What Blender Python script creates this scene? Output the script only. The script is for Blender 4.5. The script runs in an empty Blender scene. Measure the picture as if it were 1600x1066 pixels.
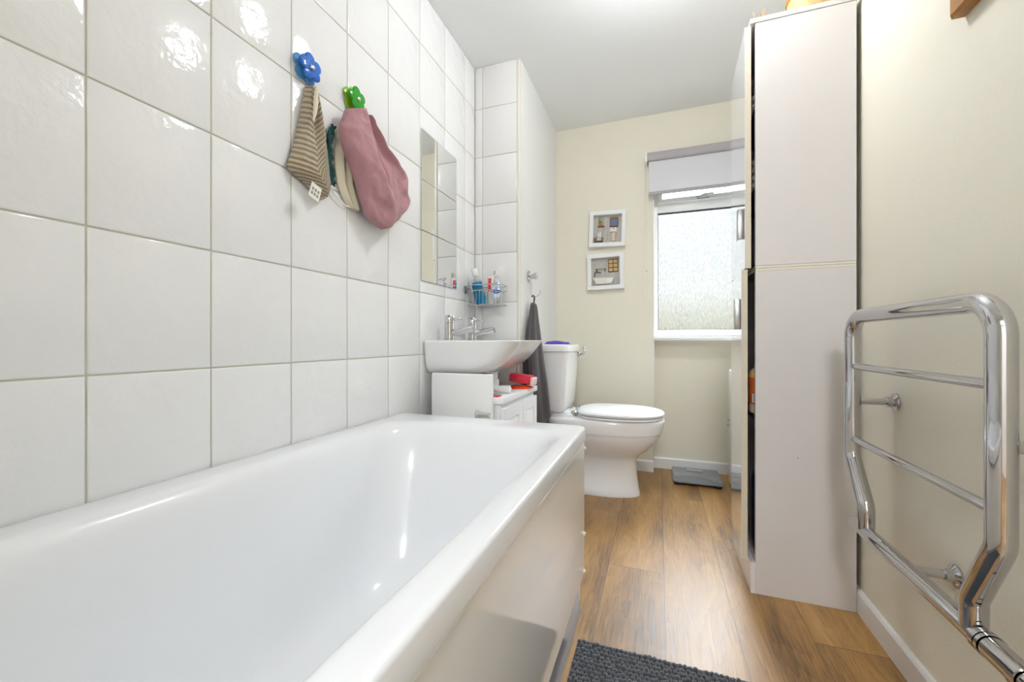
import bpy, bmesh, math, random
from mathutils import Vector, Matrix, noise
random.seed(7)
PI = math.pi
scene = bpy.context.scene
COL = scene.collection

# ------------------------------------------------------------------ camera, world, light, exposure
cam_data = bpy.data.cameras.new('camera')
cam_data.sensor_fit = 'HORIZONTAL'
cam_data.sensor_width = 36.0
cam_data.lens = 36.0 * 635.0 / 1600.0
cam_data.shift_y = -2.0 / 1600.0
cam_data.clip_start = 0.02
cam = bpy.data.objects.new('camera', cam_data)
COL.objects.link(cam)
cam.location = (0, 0, 0.82)
cam.rotation_euler = (PI / 2, 0, math.atan(229.0 / 635.0))
scene.camera = cam

scene.view_settings.view_transform = 'Standard'
scene.view_settings.look = 'None'
scene.view_settings.gamma = 1.0
scene.view_settings.use_curve_mapping = False
scene.view_settings.exposure = 0.54
scene.cycles.max_bounces = 10
scene.cycles.diffuse_bounces = 5
scene.cycles.glossy_bounces = 5
scene.cycles.transmission_bounces = 8
scene.cycles.transparent_max_bounces = 12
scene.cycles.caustics_reflective = False
scene.cycles.caustics_refractive = False
scene.cycles.sample_clamp_indirect = 4.0
scene.cycles.use_denoising = True

SKY = 34.0
LAMP = 43.0
HALL_FILL = 54.0  # strength of the added fill lamp behind the camera
w = bpy.data.worlds.new('overcast_sky')
scene.world = w
w.use_nodes = True
nt = w.node_tree
bg = nt.nodes['Background']
tc = nt.nodes.new('ShaderNodeTexCoord')
sx = nt.nodes.new('ShaderNodeSeparateXYZ')
cr = nt.nodes.new('ShaderNodeValToRGB')
nt.links.new(tc.outputs['Generated'], sx.inputs[0])
nt.links.new(sx.outputs['Z'], cr.inputs[0])
# dim garden and houses low down, bright overcast sky above them
for i, (p_, c_) in enumerate(((0.0, (0.0078, 0.0076, 0.0052)), (0.03, (0.0150, 0.0147, 0.0112)), (0.11, (0.0228, 0.0230, 0.0222)), (0.27, (0.0240, 0.0248, 0.0256)), (0.38, (0.50, 0.54, 0.60)), (0.6, (0.85, 0.92, 1.0)))):
    k_ = cr.color_ramp.elements[i] if i < 2 else cr.color_ramp.elements.new(p_)
    k_.position = p_
    k_.color = (*c_, 1)
nt.links.new(cr.outputs[0], bg.inputs['Color'])
bg.inputs['Strength'].default_value = SKY


def portal(name, loc, rot, sx_, sy_):
    l = bpy.data.lights.new(name, 'AREA')
    l.shape = 'RECTANGLE'
    l.size, l.size_y = sx_, sy_
    l.cycles.is_portal = True
    o = bpy.data.objects.new(name, l)
    o.location = loc
    o.rotation_euler = rot
    COL.objects.link(o)
    return o


portal('window_portal', (0.25, 2.80, 1.35), (-PI / 2, 0, 0), 0.58, 1.0)


# ------------------------------------------------------------------ materials
def srgb(r, g, b):
    f = lambda c: (c / 255 / 12.92) if c / 255 <= 0.04045 else ((c / 255 + 0.055) / 1.055) ** 2.4
    return (f(r), f(g), f(b), 1)


def mat(name, col, rough=0.5, metal=0.0, coat=0.0, bump=None, spec=0.5, trans=0.0, ior=1.45, vary=None, sheen=0.0):
    """bump = (scale, strength, distance); vary = (scale, amount) small colour variation of the thing itself"""
    m = bpy.data.materials.new(name)
    m.use_nodes = True
    t = m.node_tree
    b = t.nodes['Principled BSDF']
    b.inputs['Base Color'].default_value = col
    b.inputs['Roughness'].default_value = rough
    b.inputs['Metallic'].default_value = metal
    b.inputs['Coat Weight'].default_value = coat
    b.inputs['Coat Roughness'].default_value = 0.04
    b.inputs['Specular IOR Level'].default_value = spec
    b.inputs['Transmission Weight'].default_value = trans
    b.inputs['IOR'].default_value = ior
    b.inputs['Sheen Weight'].default_value = sheen
    tcn = t.nodes.new('ShaderNodeTexCoord')
    n = t.nodes.new('ShaderNodeTexNoise')
    t.links.new(tcn.outputs['Object'], n.inputs['Vector'])
    n.inputs['Scale'].default_value = (vary or (30, 0))[0]
    n.inputs['Detail'].default_value = 3
    amt = (vary or (30, 0.02))[1]
    mx = t.nodes.new('ShaderNodeMixRGB')
    mx.blend_type = 'MULTIPLY'
    mx.inputs[0].default_value = amt
    mx.inputs[1].default_value = col
    t.links.new(n.outputs['Fac'], mx.inputs[2])
    t.links.new(mx.outputs[0], b.inputs['Base Color'])
    if bump:
        n2 = t.nodes.new('ShaderNodeTexNoise')
        n2.inputs['Scale'].default_value = bump[0]
        n2.inputs['Detail'].default_value = 4
        t.links.new(tcn.outputs['Object'], n2.inputs['Vector'])
        bp = t.nodes.new('ShaderNodeBump')
        bp.inputs['Strength'].default_value = bump[1]
        bp.inputs['Distance'].default_value = bump[2]
        t.links.new(n2.outputs['Fac'], bp.inputs['Height'])
        t.links.new(bp.outputs[0], b.inputs['Normal'])
        if coat:
            t.links.new(bp.outputs[0], b.inputs['Coat Normal'])
    return m


M = {}
M['tile'] = mat('white_glazed_tile', (0.82, 0.82, 0.82, 1), 0.09, bump=(17, 0.5, 0.008), spec=0.5)
M['tile2'] = mat('warm_white_glazed_tile', (0.80, 0.79, 0.775, 1), 0.12, bump=(9, 0.2, 0.003), spec=0.5)
M['grout'] = mat('pale_grout', (0.64, 0.61, 0.49, 1), 0.85, vary=(25, 0.25))
M['cream'] = mat('cream_wall_paint', (0.80, 0.76, 0.64, 1), 0.75, bump=(160, 0.25, 0.002))
M['whitepaint'] = mat('white_wall_paint', (0.80, 0.80, 0.79, 1), 0.6, bump=(140, 0.2, 0.002))
M['ceil'] = mat('ceiling_paint', (0.88, 0.89, 0.90, 1), 0.9, bump=(120, 0.2, 0.002))
M['gloss_wood'] = mat('white_gloss_woodwork', (0.82, 0.82, 0.81, 1), 0.3)
M['acrylic'] = mat('white_bath_acrylic', (0.80, 0.81, 0.825, 1), 0.16, coat=0.4)
M['panel'] = mat('cream_gloss_bath_panel', (0.90, 0.895, 0.875, 1), 0.10, coat=0.2)
M['ceramic'] = mat('white_ceramic', (0.83, 0.83, 0.83, 1), 0.10, coat=0.5)
M['plastic'] = mat('white_plastic', (0.83, 0.83, 0.84, 1), 0.28)
M['upvc'] = mat('white_upvc', (0.85, 0.86, 0.87, 1), 0.3)
M['door'] = mat('high_gloss_white_door', (0.80, 0.80, 0.81, 1), 0.05, coat=1.0)
M['melamine'] = mat('pale_melamine', (0.72, 0.69, 0.68, 1), 0.45, bump=(300, 0.15, 0.001), vary=(6, 0.06))
M['edge'] = mat('beige_board_edge', (0.66, 0.59, 0.47, 1), 0.5)
M['dark'] = mat('cabinet_inside_shade', (0.05, 0.045, 0.05, 1), 0.7)  # near-black base colour puts the shade behind the doors into the boards
M['chrome'] = mat('chrome', (0.60, 0.60, 0.615, 1), 0.05, metal=1.0)
M['steel'] = mat('brushed_steel', (0.48, 0.48, 0.48, 1), 0.3, metal=1.0)
M['greyplastic'] = mat('grey_plastic', (0.48, 0.47, 0.45, 1), 0.4)
M['mirror'] = mat('mirror_glass', (0.86, 0.87, 0.86, 1), 0.01, metal=1.0)
M['charcoal'] = mat('charcoal_towel', (0.075, 0.062, 0.068, 1), 0.95, bump=(420, 0.8, 0.003), sheen=0.3, vary=(60, 0.3))
M['matbase'] = mat('charcoal_mat_backing', (0.05, 0.05, 0.06, 1), 0.95)
M['chenille'] = mat('charcoal_chenille', (0.062, 0.068, 0.080, 1), 0.85, bump=(500, 0.8, 0.002), vary=(40, 0.5), sheen=0.4)
M['pink'] = mat('dusty_pink_cotton', (0.38, 0.195, 0.22, 1), 0.85, bump=(24, 0.55, 0.012), sheen=0.2)
M['muslin'] = mat('cream_cotton', (0.66, 0.60, 0.46, 1), 0.9, bump=(60, 0.4, 0.004))
M['teal'] = mat('teal_net', (0.008, 0.055, 0.055, 1), 0.8, bump=(200, 0.8, 0.004))
M['tagwhite'] = mat('white_care_label', (0.80, 0.77, 0.70, 1), 0.8)
M['rust'] = mat('rust_print', (0.35, 0.12, 0.07, 1), 0.8)
M['greyprint'] = mat('grey_print', (0.30, 0.28, 0.26, 1), 0.8)
M['bluegel'] = mat('blue_translucent_plastic', (0.03, 0.22, 0.85, 1), 0.12, trans=0.45, ior=1.4)
M['greengel'] = mat('green_translucent_plastic', (0.03, 0.42, 0.02, 1), 0.12, trans=0.4, ior=1.4)
M['limegel'] = mat('lime_translucent_plastic', (0.35, 0.75, 0.03, 1), 0.12, trans=0.4, ior=1.4)
M['paleblue'] = mat('pale_blue_translucent_plastic', (0.12, 0.45, 0.90, 1), 0.12, trans=0.45, ior=1.4)
M['tealliquid'] = mat('blue_mouthwash', (0.0, 0.20, 0.42, 1), 0.12, trans=0.1)
M['tealdeep'] = mat('deep_teal_label', (0.0, 0.13, 0.24, 1), 0.3)
M['clear'] = mat('clear_plastic', (0.93, 0.95, 0.95, 1), 0.05, trans=0.85, ior=1.3)
M['red'] = mat('red_plastic', (0.62, 0.02, 0.02, 1), 0.3)
M['orangered'] = mat('orange_red_cloth', (0.80, 0.06, 0.01, 1), 0.7, bump=(90, 0.6, 0.005))
M['pinkred'] = mat('raspberry_sponge', (0.62, 0.035, 0.06, 1), 0.8, bump=(200, 0.4, 0.003))
M['palepink'] = mat('pale_pink_scourer', (0.80, 0.55, 0.55, 1), 0.85)
M['navy'] = mat('navy_print', (0.01, 0.02, 0.22, 1), 0.3)
M['skyblue'] = mat('sky_blue_print', (0.25, 0.42, 0.85, 1), 0.3)
M['paleprint'] = mat('pale_blue_label', (0.66, 0.74, 0.88, 1), 0.3)
M['white'] = mat('plain_white', (0.84, 0.84, 0.84, 1), 0.5)
M['purple'] = mat('violet_cloth', (0.10, 0.05, 0.40, 1), 0.8, bump=(60, 0.6, 0.006))
M['glassgrey'] = mat('grey_tempered_glass', (0.16, 0.19, 0.22, 1), 0.12, coat=0.6)
M['black'] = mat('black_plastic', (0.02, 0.02, 0.02, 1), 0.5)
M['honey'] = mat('honey_pine', (0.48, 0.22, 0.05, 1), 0.4, vary=(14, 0.5))
M['brown'] = mat('brown_wood', (0.16, 0.07, 0.025, 1), 0.5)
M['wicker'] = mat('pale_bamboo', (0.62, 0.44, 0.20, 1), 0.6, bump=(80, 0.6, 0.005), vary=(40, 0.4))
M['twig'] = mat('reed_stick', (0.40, 0.24, 0.12, 1), 0.8)
M['blind'] = mat('pale_blind_fabric', (0.88, 0.87, 0.90, 1), 0.9, bump=(700, 0.3, 0.001))
M['blindgrey'] = mat('lilac_grey_blind_trim', (0.40, 0.375, 0.39, 1), 0.7)
M['cordwhite'] = mat('white_cord', (0.80, 0.78, 0.70, 1), 0.6)
M['gasket'] = mat('dark_window_gasket', (0.03, 0.035, 0.06, 1), 0.6)
M['boarding'] = mat('pale_tongue_and_groove', (0.58, 0.56, 0.52, 1), 0.7, vary=(30, 0.3))
M['slate'] = mat('slate_blue_glass', (0.12, 0.17, 0.30, 1), 0.2)
M['leaf'] = mat('leaf_green', (0.25, 0.36, 0.10, 1), 0.7)
M['orange'] = mat('orange_label', (0.55, 0.10, 0.02, 1), 0.5)
M['yellow'] = mat('yellow_cap', (0.75, 0.42, 0.02, 1), 0.4)
M['creamplastic'] = mat('cream_plastic', (0.66, 0.52, 0.36, 1), 0.4)
M['bluebag'] = mat('dark_blue_plastic', (0.01, 0.015, 0.05, 1), 0.15)
M['linen'] = mat('folded_linen', (0.62, 0.60, 0.55, 1), 0.95, bump=(90, 0.8, 0.006))
M['oldlinen'] = mat('olive_linen', (0.36, 0.33, 0.22, 1), 0.95, bump=(90, 0.8, 0.006))
M['cable'] = mat('teal_cable', (0.03, 0.16, 0.20, 1), 0.4)
M['screwcap'] = mat('ivory_screw_cap', (0.80, 0.76, 0.66, 1), 0.25)
M['clearstrip'] = mat('clear_seal_strip', (0.60, 0.60, 0.66, 1), 0.1, trans=0.5, ior=1.3)
M['paint2'] = mat('hall_paint', (0.70, 0.67, 0.60, 1), 0.8)


def emit(name, col, s):
    m = bpy.data.materials.new(name)
    m.use_nodes = True
    t = m.node_tree
    b = t.nodes['Principled BSDF']
    b.inputs['Base Color'].default_value = col
    b.inputs['Emission Color'].default_value = col
    b.inputs['Emission Strength'].default_value = s
    return m


M['lamp'] = emit('lit_opal_glass', (0.925, 0.96, 1.0, 1), LAMP)
M['hall_fill_lamp'] = emit('hall_fill_glow', (0.925, 0.96, 1.0, 1), HALL_FILL)


def pane_material():
    """obscure window glass: lets half the daylight straight through and scatters the rest"""
    m = bpy.data.materials.new('obscure_glass')
    m.use_nodes = True
    t = m.node_tree
    t.nodes.remove(t.nodes['Principled BSDF'])
    out = t.nodes['Material Output']
    tcn = t.nodes.new('ShaderNodeTexCoord')
    mp = t.nodes.new('ShaderNodeMapping')
    mp.inputs['Scale'].default_value = (1.0, 1.0, 0.28)
    n = t.nodes.new('ShaderNodeTexNoise')
    n.inputs['Scale'].default_value = 170
    n.inputs['Detail'].default_value = 4
    t.links.new(tcn.outputs['Object'], mp.inputs[0])
    t.links.new(mp.outputs[0], n.inputs['Vector'])
    bp = t.nodes.new('ShaderNodeBump')
    bp.inputs['Strength'].default_value = 1.0
    bp.inputs['Distance'].default_value = 0.004
    t.links.new(n.outputs['Fac'], bp.inputs['Height'])
    rp = t.nodes.new('ShaderNodeValToRGB')
    rp.color_ramp.elements[0].position = 0.35
    rp.color_ramp.elements[0].color = (0.78, 0.80, 0.80, 1)
    rp.color_ramp.elements[1].position = 0.65
    rp.color_ramp.elements[1].color = (0.95, 0.96, 0.97, 1)
    t.links.new(n.outputs['Fac'], rp.inputs[0])
    tr = t.nodes.new('ShaderNodeBsdfTransparent')
    tl = t.nodes.new('ShaderNodeBsdfTranslucent')
    gl = t.nodes.new('ShaderNodeBsdfGlossy')
    gl.inputs['Roughness'].default_value = 0.2
    for sh in (tr, tl):
        t.links.new(rp.outputs[0], sh.inputs['Color'])
    t.links.new(bp.outputs[0], tl.inputs['Normal'])
    t.links.new(bp.outputs[0], gl.inputs['Normal'])
    m1 = t.nodes.new('ShaderNodeMixShader')
    m1.inputs[0].default_value = 0.01
    t.links.new(tr.outputs[0], m1.inputs[1])
    t.links.new(tl.outputs[0], m1.inputs[2])
    m2 = t.nodes.new('ShaderNodeMixShader')
    m2.inputs[0].default_value = 0.05
    t.links.new(m1.outputs[0], m2.inputs[1])
    t.links.new(gl.outputs[0], m2.inputs[2])
    t.links.new(m2.outputs[0], out.inputs['Surface'])
    return m


M['pane'] = pane_material()


def clear_plastic_material():
    m = M['clear']
    t = m.node_tree
    b = t.nodes['Principled BSDF']
    b.inputs['Transmission Weight'].default_value = 0.0
    out = t.nodes['Material Output']
    tr = t.nodes.new('ShaderNodeBsdfTransparent')
    tr.inputs['Color'].default_value = (0.95, 0.97, 0.97, 1)
    lw = t.nodes.new('ShaderNodeLayerWeight')
    lw.inputs['Blend'].default_value = 0.35
    mp = t.nodes.new('ShaderNodeMapRange')
    mp.inputs['To Min'].default_value = 0.10
    mp.inputs['To Max'].default_value = 0.65
    t.links.new(lw.outputs['Facing'], mp.inputs['Value'])
    mx = t.nodes.new('ShaderNodeMixShader')
    t.links.new(mp.outputs['Result'], mx.inputs[0])
    t.links.new(tr.outputs[0], mx.inputs[1])
    t.links.new(b.outputs[0], mx.inputs[2])
    t.links.new(mx.outputs[0], out.inputs['Surface'])


clear_plastic_material()


def blind_material():
    m = M['blind']
    t = m.node_tree
    b = t.nodes['Principled BSDF']
    out = t.nodes['Material Output']
    tl = t.nodes.new('ShaderNodeBsdfTranslucent')
    tl.inputs['Color'].default_value = (0.86, 0.86, 0.90, 1)
    mx = t.nodes.new('ShaderNodeMixShader')
    mx.inputs[0].default_value = 0.35
    t.links.new(b.outputs[0], mx.inputs[1])
    t.links.new(tl.outputs[0], mx.inputs[2])
    t.links.new(mx.outputs[0], out.inputs['Surface'])


blind_material()


def ribbed_towel_material():
    m = bpy.data.materials.new('beige_ribbed_terry')
    m.use_nodes = True
    t = m.node_tree
    b = t.nodes['Principled BSDF']
    b.inputs['Roughness'].default_value = 0.95
    b.inputs['Sheen Weight'].default_value = 0.2
    uv = t.nodes.new('ShaderNodeUVMap')
    mp = t.nodes.new('ShaderNodeMapping')
    mp.inputs['Rotation'].default_value = (0, 0, PI / 2)
    wv = t.nodes.new('ShaderNodeTexWave')
    wv.inputs['Scale'].default_value = 4.6
    wv.inputs['Distortion'].default_value = 0.8
    wv.inputs['Detail'].default_value = 2
    wv.inputs['Detail Scale'].default_value = 2.0
    t.links.new(uv.outputs[0], mp.inputs[0])
    t.links.new(mp.outputs[0], wv.inputs['Vector'])
    rp = t.nodes.new('ShaderNodeValToRGB')
    rp.color_ramp.elements[0].position = 0.25
    rp.color_ramp.elements[0].color = (0.23, 0.18, 0.115, 1)
    rp.color_ramp.elements[1].position = 0.62
    rp.color_ramp.elements[1].color = (0.45, 0.375, 0.265, 1)
    t.links.new(wv.outputs['Fac'], rp.inputs[0])
    t.links.new(rp.outputs[0], b.inputs['Base Color'])
    tcn = t.nodes.new('ShaderNodeTexCoord')
    n = t.nodes.new('ShaderNodeTexNoise')
    n.inputs['Scale'].default_value = 500
    t.links.new(tcn.outputs['Object'], n.inputs['Vector'])
    ad = t.nodes.new('ShaderNodeMath')
    ad.operation = 'MULTIPLY_ADD'
    ad.inputs[1].default_value = 0.35
    t.links.new(n.outputs['Fac'], ad.inputs[0])
    t.links.new(wv.outputs['Fac'], ad.inputs[2])
    bp = t.nodes.new('ShaderNodeBump')
    bp.inputs['Strength'].default_value = 0.9
    bp.inputs['Distance'].default_value = 0.004
    t.links.new(ad.outputs[0], bp.inputs['Height'])
    t.links.new(bp.outputs[0], b.inputs['Normal'])
    return m


M['ribbed'] = ribbed_towel_material()


def plank_floor_material():
    m = bpy.data.materials.new('oak_plank_floor')
    m.use_nodes = True
    t = m.node_tree
    N = t.nodes
    b = N['Principled BSDF']

    def math_(op, a, b_=None, c=None):
        k = N.new('ShaderNodeMath')
        k.operation = op
        for i, v in enumerate((a, b_, c)):
            if v is None:
                continue
            if isinstance(v, (int, float)):
                k.inputs[i].default_value = v
            else:
                t.links.new(v, k.inputs[i])
        return k.outputs[0]

    tcn = N.new('ShaderNodeTexCoord')
    sp = N.new('ShaderNodeSeparateXYZ')
    t.links.new(tcn.outputs['Object'], sp.inputs[0])
    xr = math_('DIVIDE', math_('SUBTRACT', sp.outputs['X'], 0.018), 0.19)
    row = math_('FLOOR', xr)
    fx = math_('FRACT', xr)
    yr = math_('ADD', math_('DIVIDE', math_('SUBTRACT', sp.outputs['Y'], 1.52), 1.22), math_('MULTIPLY', math_('ADD', row, 1), 0.39))
    col = math_('FLOOR', yr)
    fy = math_('FRACT', yr)
    ex = math_('MULTIPLY', math_('MINIMUM', fx, math_('SUBTRACT', 1.0, fx)), 0.19)
    ey = math_('MULTIPLY', math_('MINIMUM', fy, math_('SUBTRACT', 1.0, fy)), 1.22)
    edge = math_('MINIMUM', ex, ey)
    seam = math_('LESS_THAN', edge, 0.0011)
    idv = N.new('ShaderNodeCombineXYZ')
    t.links.new(row, idv.inputs[0])
    t.links.new(col, idv.inputs[1])
    wn = N.new('ShaderNodeTexWhiteNoise')
    wn.noise_dimensions = '3D'
    t.links.new(idv.outputs[0], wn.inputs['Vector'])
    # grain coordinates: stretched along the plank, shifted per plank
    gv = N.new('ShaderNodeCombineXYZ')
    t.links.new(math_('MULTIPLY', sp.outputs['X'], 7.0), gv.inputs[0])
    t.links.new(math_('MULTIPLY', sp.outputs['Y'], 1.3), gv.inputs[1])
    t.links.new(math_('MULTIPLY', wn.outputs['Value'], 37.0), gv.inputs[2])
    n1 = N.new('ShaderNodeTexNoise')
    n1.inputs['Scale'].default_value = 1.3
    n1.inputs['Detail'].default_value = 5
    n1.inputs['Distortion'].default_value = 0.6
    t.links.new(gv.outputs[0], n1.inputs['Vector'])
    rings = math_('FRACT', math_('MULTIPLY', n1.outputs['Fac'], 13.0))
    gv2 = N.new('ShaderNodeCombineXYZ')
    t.links.new(math_('MULTIPLY', sp.outputs['X'], 210.0), gv2.inputs[0])
    t.links.new(math_('MULTIPLY', sp.outputs['Y'], 9.0), gv2.inputs[1])
    t.links.new(math_('MULTIPLY', wn.outputs['Value'], 11.0), gv2.inputs[2])
    n2 = N.new('ShaderNodeTexNoise')
    n2.inputs['Scale'].default_value = 1.0
    n2.inputs['Detail'].default_value = 3
    t.links.new(gv2.outputs[0], n2.inputs['Vector'])
    n3 = N.new('ShaderNodeTexNoise')
    n3.inputs['Scale'].default_value = 1.1
    n3.inputs['Detail'].default_value = 2
    t.links.new(gv.outputs[0], n3.inputs['Vector'])
    tot = math_('ADD', math_('MULTIPLY', rings, 0.07), math_('ADD', math_('MULTIPLY', n2.outputs['Fac'], 0.34), math_('MULTIPLY', n3.outputs['Fac'], 0.59)))
    tot = math_('ADD', tot, math_('MULTIPLY', math_('SUBTRACT', wn.outputs['Value'], 0.5), 0.12))
    rp = N.new('ShaderNodeValToRGB')
    rp.color_ramp.elements[0].position = 0.33
    rp.color_ramp.elements[0].color = (0.105, 0.052, 0.016, 1)
    rp.color_ramp.elements[1].position = 0.66
    rp.color_ramp.elements[1].color = (0.42, 0.235, 0.072, 1)
    k = rp.color_ramp.elements.new(0.48)
    k.color = (0.27, 0.138, 0.036, 1)
    t.links.new(tot, rp.inputs[0])
    mx = N.new('ShaderNodeMixRGB')
    t.links.new(seam, mx.inputs[0])
    t.links.new(rp.outputs[0], mx.inputs[1])
    mx.inputs[2].default_value = (0.10, 0.055, 0.03, 1)
    t.links.new(mx.outputs[0], b.inputs['Base Color'])
    t.links.new(math_('ADD', 0.36, math_('MULTIPLY', n2.outputs['Fac'], 0.14)), b.inputs['Roughness'])
    bp = N.new('ShaderNodeBump')
    b.inputs['Specular IOR Level'].default_value = 0.8
    bp.inputs['Strength'].default_value = 0.12
    bp.inputs['Distance'].default_value = 0.002
    t.links.new(math_('SUBTRACT', n2.outputs['Fac'], seam), bp.inputs['Height'])
    t.links.new(bp.outputs[0], b.inputs['Normal'])
    return m


M['floor'] = plank_floor_material()


# ------------------------------------------------------------------ mesh helpers
class MB:
    def __init__(self):
        self.bm = bmesh.new()
        self.uv = self.bm.loops.layers.uv.new('UVMap')

    def box(self, x0, x1, y0, y1, z0, z1, bev=0.0, mi=0, seg=2, rot=None, pivot=None):
        b = bmesh.new()
        bmesh.ops.create_cube(b, size=1.0)
        bmesh.ops.scale(b, vec=(x1 - x0, y1 - y0, z1 - z0), verts=b.verts)
        if bev > 0:
            bmesh.ops.bevel(b, geom=list(b.edges), offset=bev, segments=seg, profile=0.5, affect='EDGES')
        bmesh.ops.translate(b, vec=((x0 + x1) / 2, (y0 + y1) / 2, (z0 + z1) / 2), verts=b.verts)
        if rot is not None:
            bmesh.ops.rotate(b, cent=Vector(pivot or ((x0 + x1) / 2, (y0 + y1) / 2, (z0 + z1) / 2)), matrix=rot, verts=b.verts)
        self._add(b, mi)
        return self

    def _add(self, b, mi=0):
        me = bpy.data.meshes.new('tmp')
        for f in b.faces:
            f.material_index = mi
        b.to_mesh(me)
        b.free()
        self.bm.from_mesh(me)
        bpy.data.meshes.remove(me)

    def loft(self, rings, closed=True, cap0=True, cap1=True, mi=0, uv=False):
        bm = self.bm
        vs = [[bm.verts.new(p) for p in r] for r in rings]
        n = len(rings[0])
        nr = len(rings)
        for i in range(nr - 1):
            for j in range(n if closed else n - 1):
                k = (j + 1) % n
                try:
                    f = bm.faces.new((vs[i][j], vs[i][k], vs[i + 1][k], vs[i + 1][j]))
                except ValueError:
                    continue
                f.material_index = mi
                if uv:
                    q = [(j / n, i / (nr - 1)), ((j + 1) / n, i / (nr - 1)), ((j + 1) / n, (i + 1) / (nr - 1)), (j / n, (i + 1) / (nr - 1))]
                    for lp, c in zip(f.loops, q):
                        lp[self.uv].uv = c
        for flag, ring in ((cap0, vs[0]), (cap1, vs[-1])):
            if flag and closed:
                try:
                    f = bm.faces.new(ring)
                    f.material_index = mi
                except ValueError:
                    pass
        return self

    def tube(self, path, r, seg=12, closed=False, mi=0):
        pts = [Vector(p) for p in path]
        n = len(pts)
        rs = r if isinstance(r, (list, tuple)) else [r] * n
        tang = []
        for i in range(n):
            a = pts[(i - 1) % n] if (closed or i > 0) else pts[i]
            c = pts[(i + 1) % n] if (closed or i < n - 1) else pts[i]
            d = c - a
            tang.append(d.normalized() if d.length > 1e-9 else Vector((0, 0, 1)))
        ref = Vector((0, 0, 1))
        if abs(tang[0].dot(ref)) > 0.9:
            ref = Vector((1, 0, 0))
        nrm = (ref - tang[0] * ref.dot(tang[0])).normalized()
        rings = []
        for i in range(n):
            nrm = (nrm - tang[i] * nrm.dot(tang[i]))
            nrm = nrm.normalized() if nrm.length > 1e-9 else Vector((1, 0, 0))
            bn = tang[i].cross(nrm)
            rings.append([pts[i] + (nrm * math.cos(2 * PI * k / seg) + bn * math.sin(2 * PI * k / seg)) * rs[i] for k in range(seg)])
        if closed:
            rings.append(rings[0])
            self.loft(rings, cap0=False, cap1=False, mi=mi)
            bmesh.ops.remove_doubles(self.bm, verts=self.bm.verts, dist=1e-6)
        else:
            self.loft(rings, mi=mi)
        return self

    def lathe(self, prof, origin, axis=(0, 0, 1), seg=24, mi=0, sx=1.0, sy=1.0):
        """prof = [(radius, height)] along axis"""
        ax = Vector(axis).normalized()
        q = Vector((0, 0, 1)).rotation_difference(ax)
        o = Vector(origin)
        rings = []
        for r, h in prof:
            rings.append([o + q @ Vector((r * sx * math.cos(2 * PI * k / seg), r * sy * math.sin(2 * PI * k / seg), h)) for k in range(seg)])
        self.loft(rings, mi=mi)
        return self

    def prism(self, poly, axis, a0, a1, mi=0):
        """poly of 2-D points in the plane across axis ('x': (y,z), 'y': (x,z), 'z': (x,y))"""
        f = {'x': lambda p, a: (a, p[0], p[1]), 'y': lambda p, a: (p[0], a, p[1]), 'z': lambda p, a: (p[0], p[1], a)}[axis]
        self.loft([[f(p, a0) for p in poly], [f(p, a1) for p in poly]], mi=mi)
        return self


def rect_frame(m, axis, a0, a1, b0, b1, wd, d0, d1, ch=0.0, mi=0):
    """mitred frame: outer rectangle a0..a1 x b0..b1, member width wd, depth d0..d1 along axis"""
    f = {'x': lambda a, b, d: (d, a, b), 'y': lambda a, b, d: (a, d, b)}[axis]
    prof = [(0, d1), (0, d0 + ch), (ch, d0), (wd - ch, d0), (wd, d0 + ch), (wd, d1)] if ch else [(0, d1), (0, d0), (wd, d0), (wd, d1)]
    rings = [[f(a0 + i, b0 + i, d), f(a1 - i, b0 + i, d), f(a1 - i, b1 - i, d), f(a0 + i, b1 - i, d)] for i, d in prof]
    m.loft(rings + [rings[0]], cap0=False, cap1=False, mi=mi)
    bmesh.ops.remove_doubles(m.bm, verts=m.bm.verts, dist=1e-6)
    return m


def obj(name, mb, mats, parent=None, smooth=True, angle=35):
    bmesh.ops.recalc_face_normals(mb.bm, faces=mb.bm.faces)
    me = bpy.data.meshes.new(name)
    base = Vector((0, 0, 0))
    p = parent
    while p is not None:
        base += p.location
        p = p.parent
    if base.length > 0:
        bmesh.ops.translate(mb.bm, vec=-base, verts=mb.bm.verts)
    mb.bm.to_mesh(me)
    mb.bm.free()
    for m in (mats if isinstance(mats, (list, tuple)) else [mats]):
        me.materials.append(M[m])
    if smooth:
        me.polygons.foreach_set('use_smooth', [True] * len(me.polygons))
        me.set_sharp_from_angle(angle=math.radians(angle))
    o = bpy.data.objects.new(name, me)
    COL.objects.link(o)
    if parent is not None:
        o.parent = parent
    return o


def tag(o, label, cat, group=None):
    o['label'] = label
    o['category'] = cat
    if group:
        o['group'] = group
    return o


def thing(name, label, cat, loc=(0, 0, 0), group=None):
    o = bpy.data.objects.new(name, None)
    o.empty_display_size = 0.05
    o.location = loc
    COL.objects.link(o)
    return tag(o, label, cat, group)


def struct(name, mb, mats, smooth=True):
    o = obj(name, mb, mats, None, smooth)
    o['kind'] = 'structure'
    return o


def rrect(x0, x1, y0, y1, r, z, n=6):
    """rounded rectangle ring at height z; r one radius or four (x1y1, x0y1, x0y0, x1y0)"""
    rr = r if isinstance(r, (list, tuple)) else (r,) * 4
    pts = []
    for (cx, cy, a0, q) in ((x1, y1, 0, rr[0]), (x0, y1, PI / 2, rr[1]), (x0, y0, PI, rr[2]), (x1, y0, 1.5 * PI, rr[3])):
        ox = cx - q if cx == x1 else cx + q
        oy = cy - q if cy == y1 else cy + q
        for i in range(n + 1):
            a = a0 + PI / 2 * i / n
            pts.append((ox + q * math.cos(a), oy + q * math.sin(a), z))
    return pts


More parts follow.
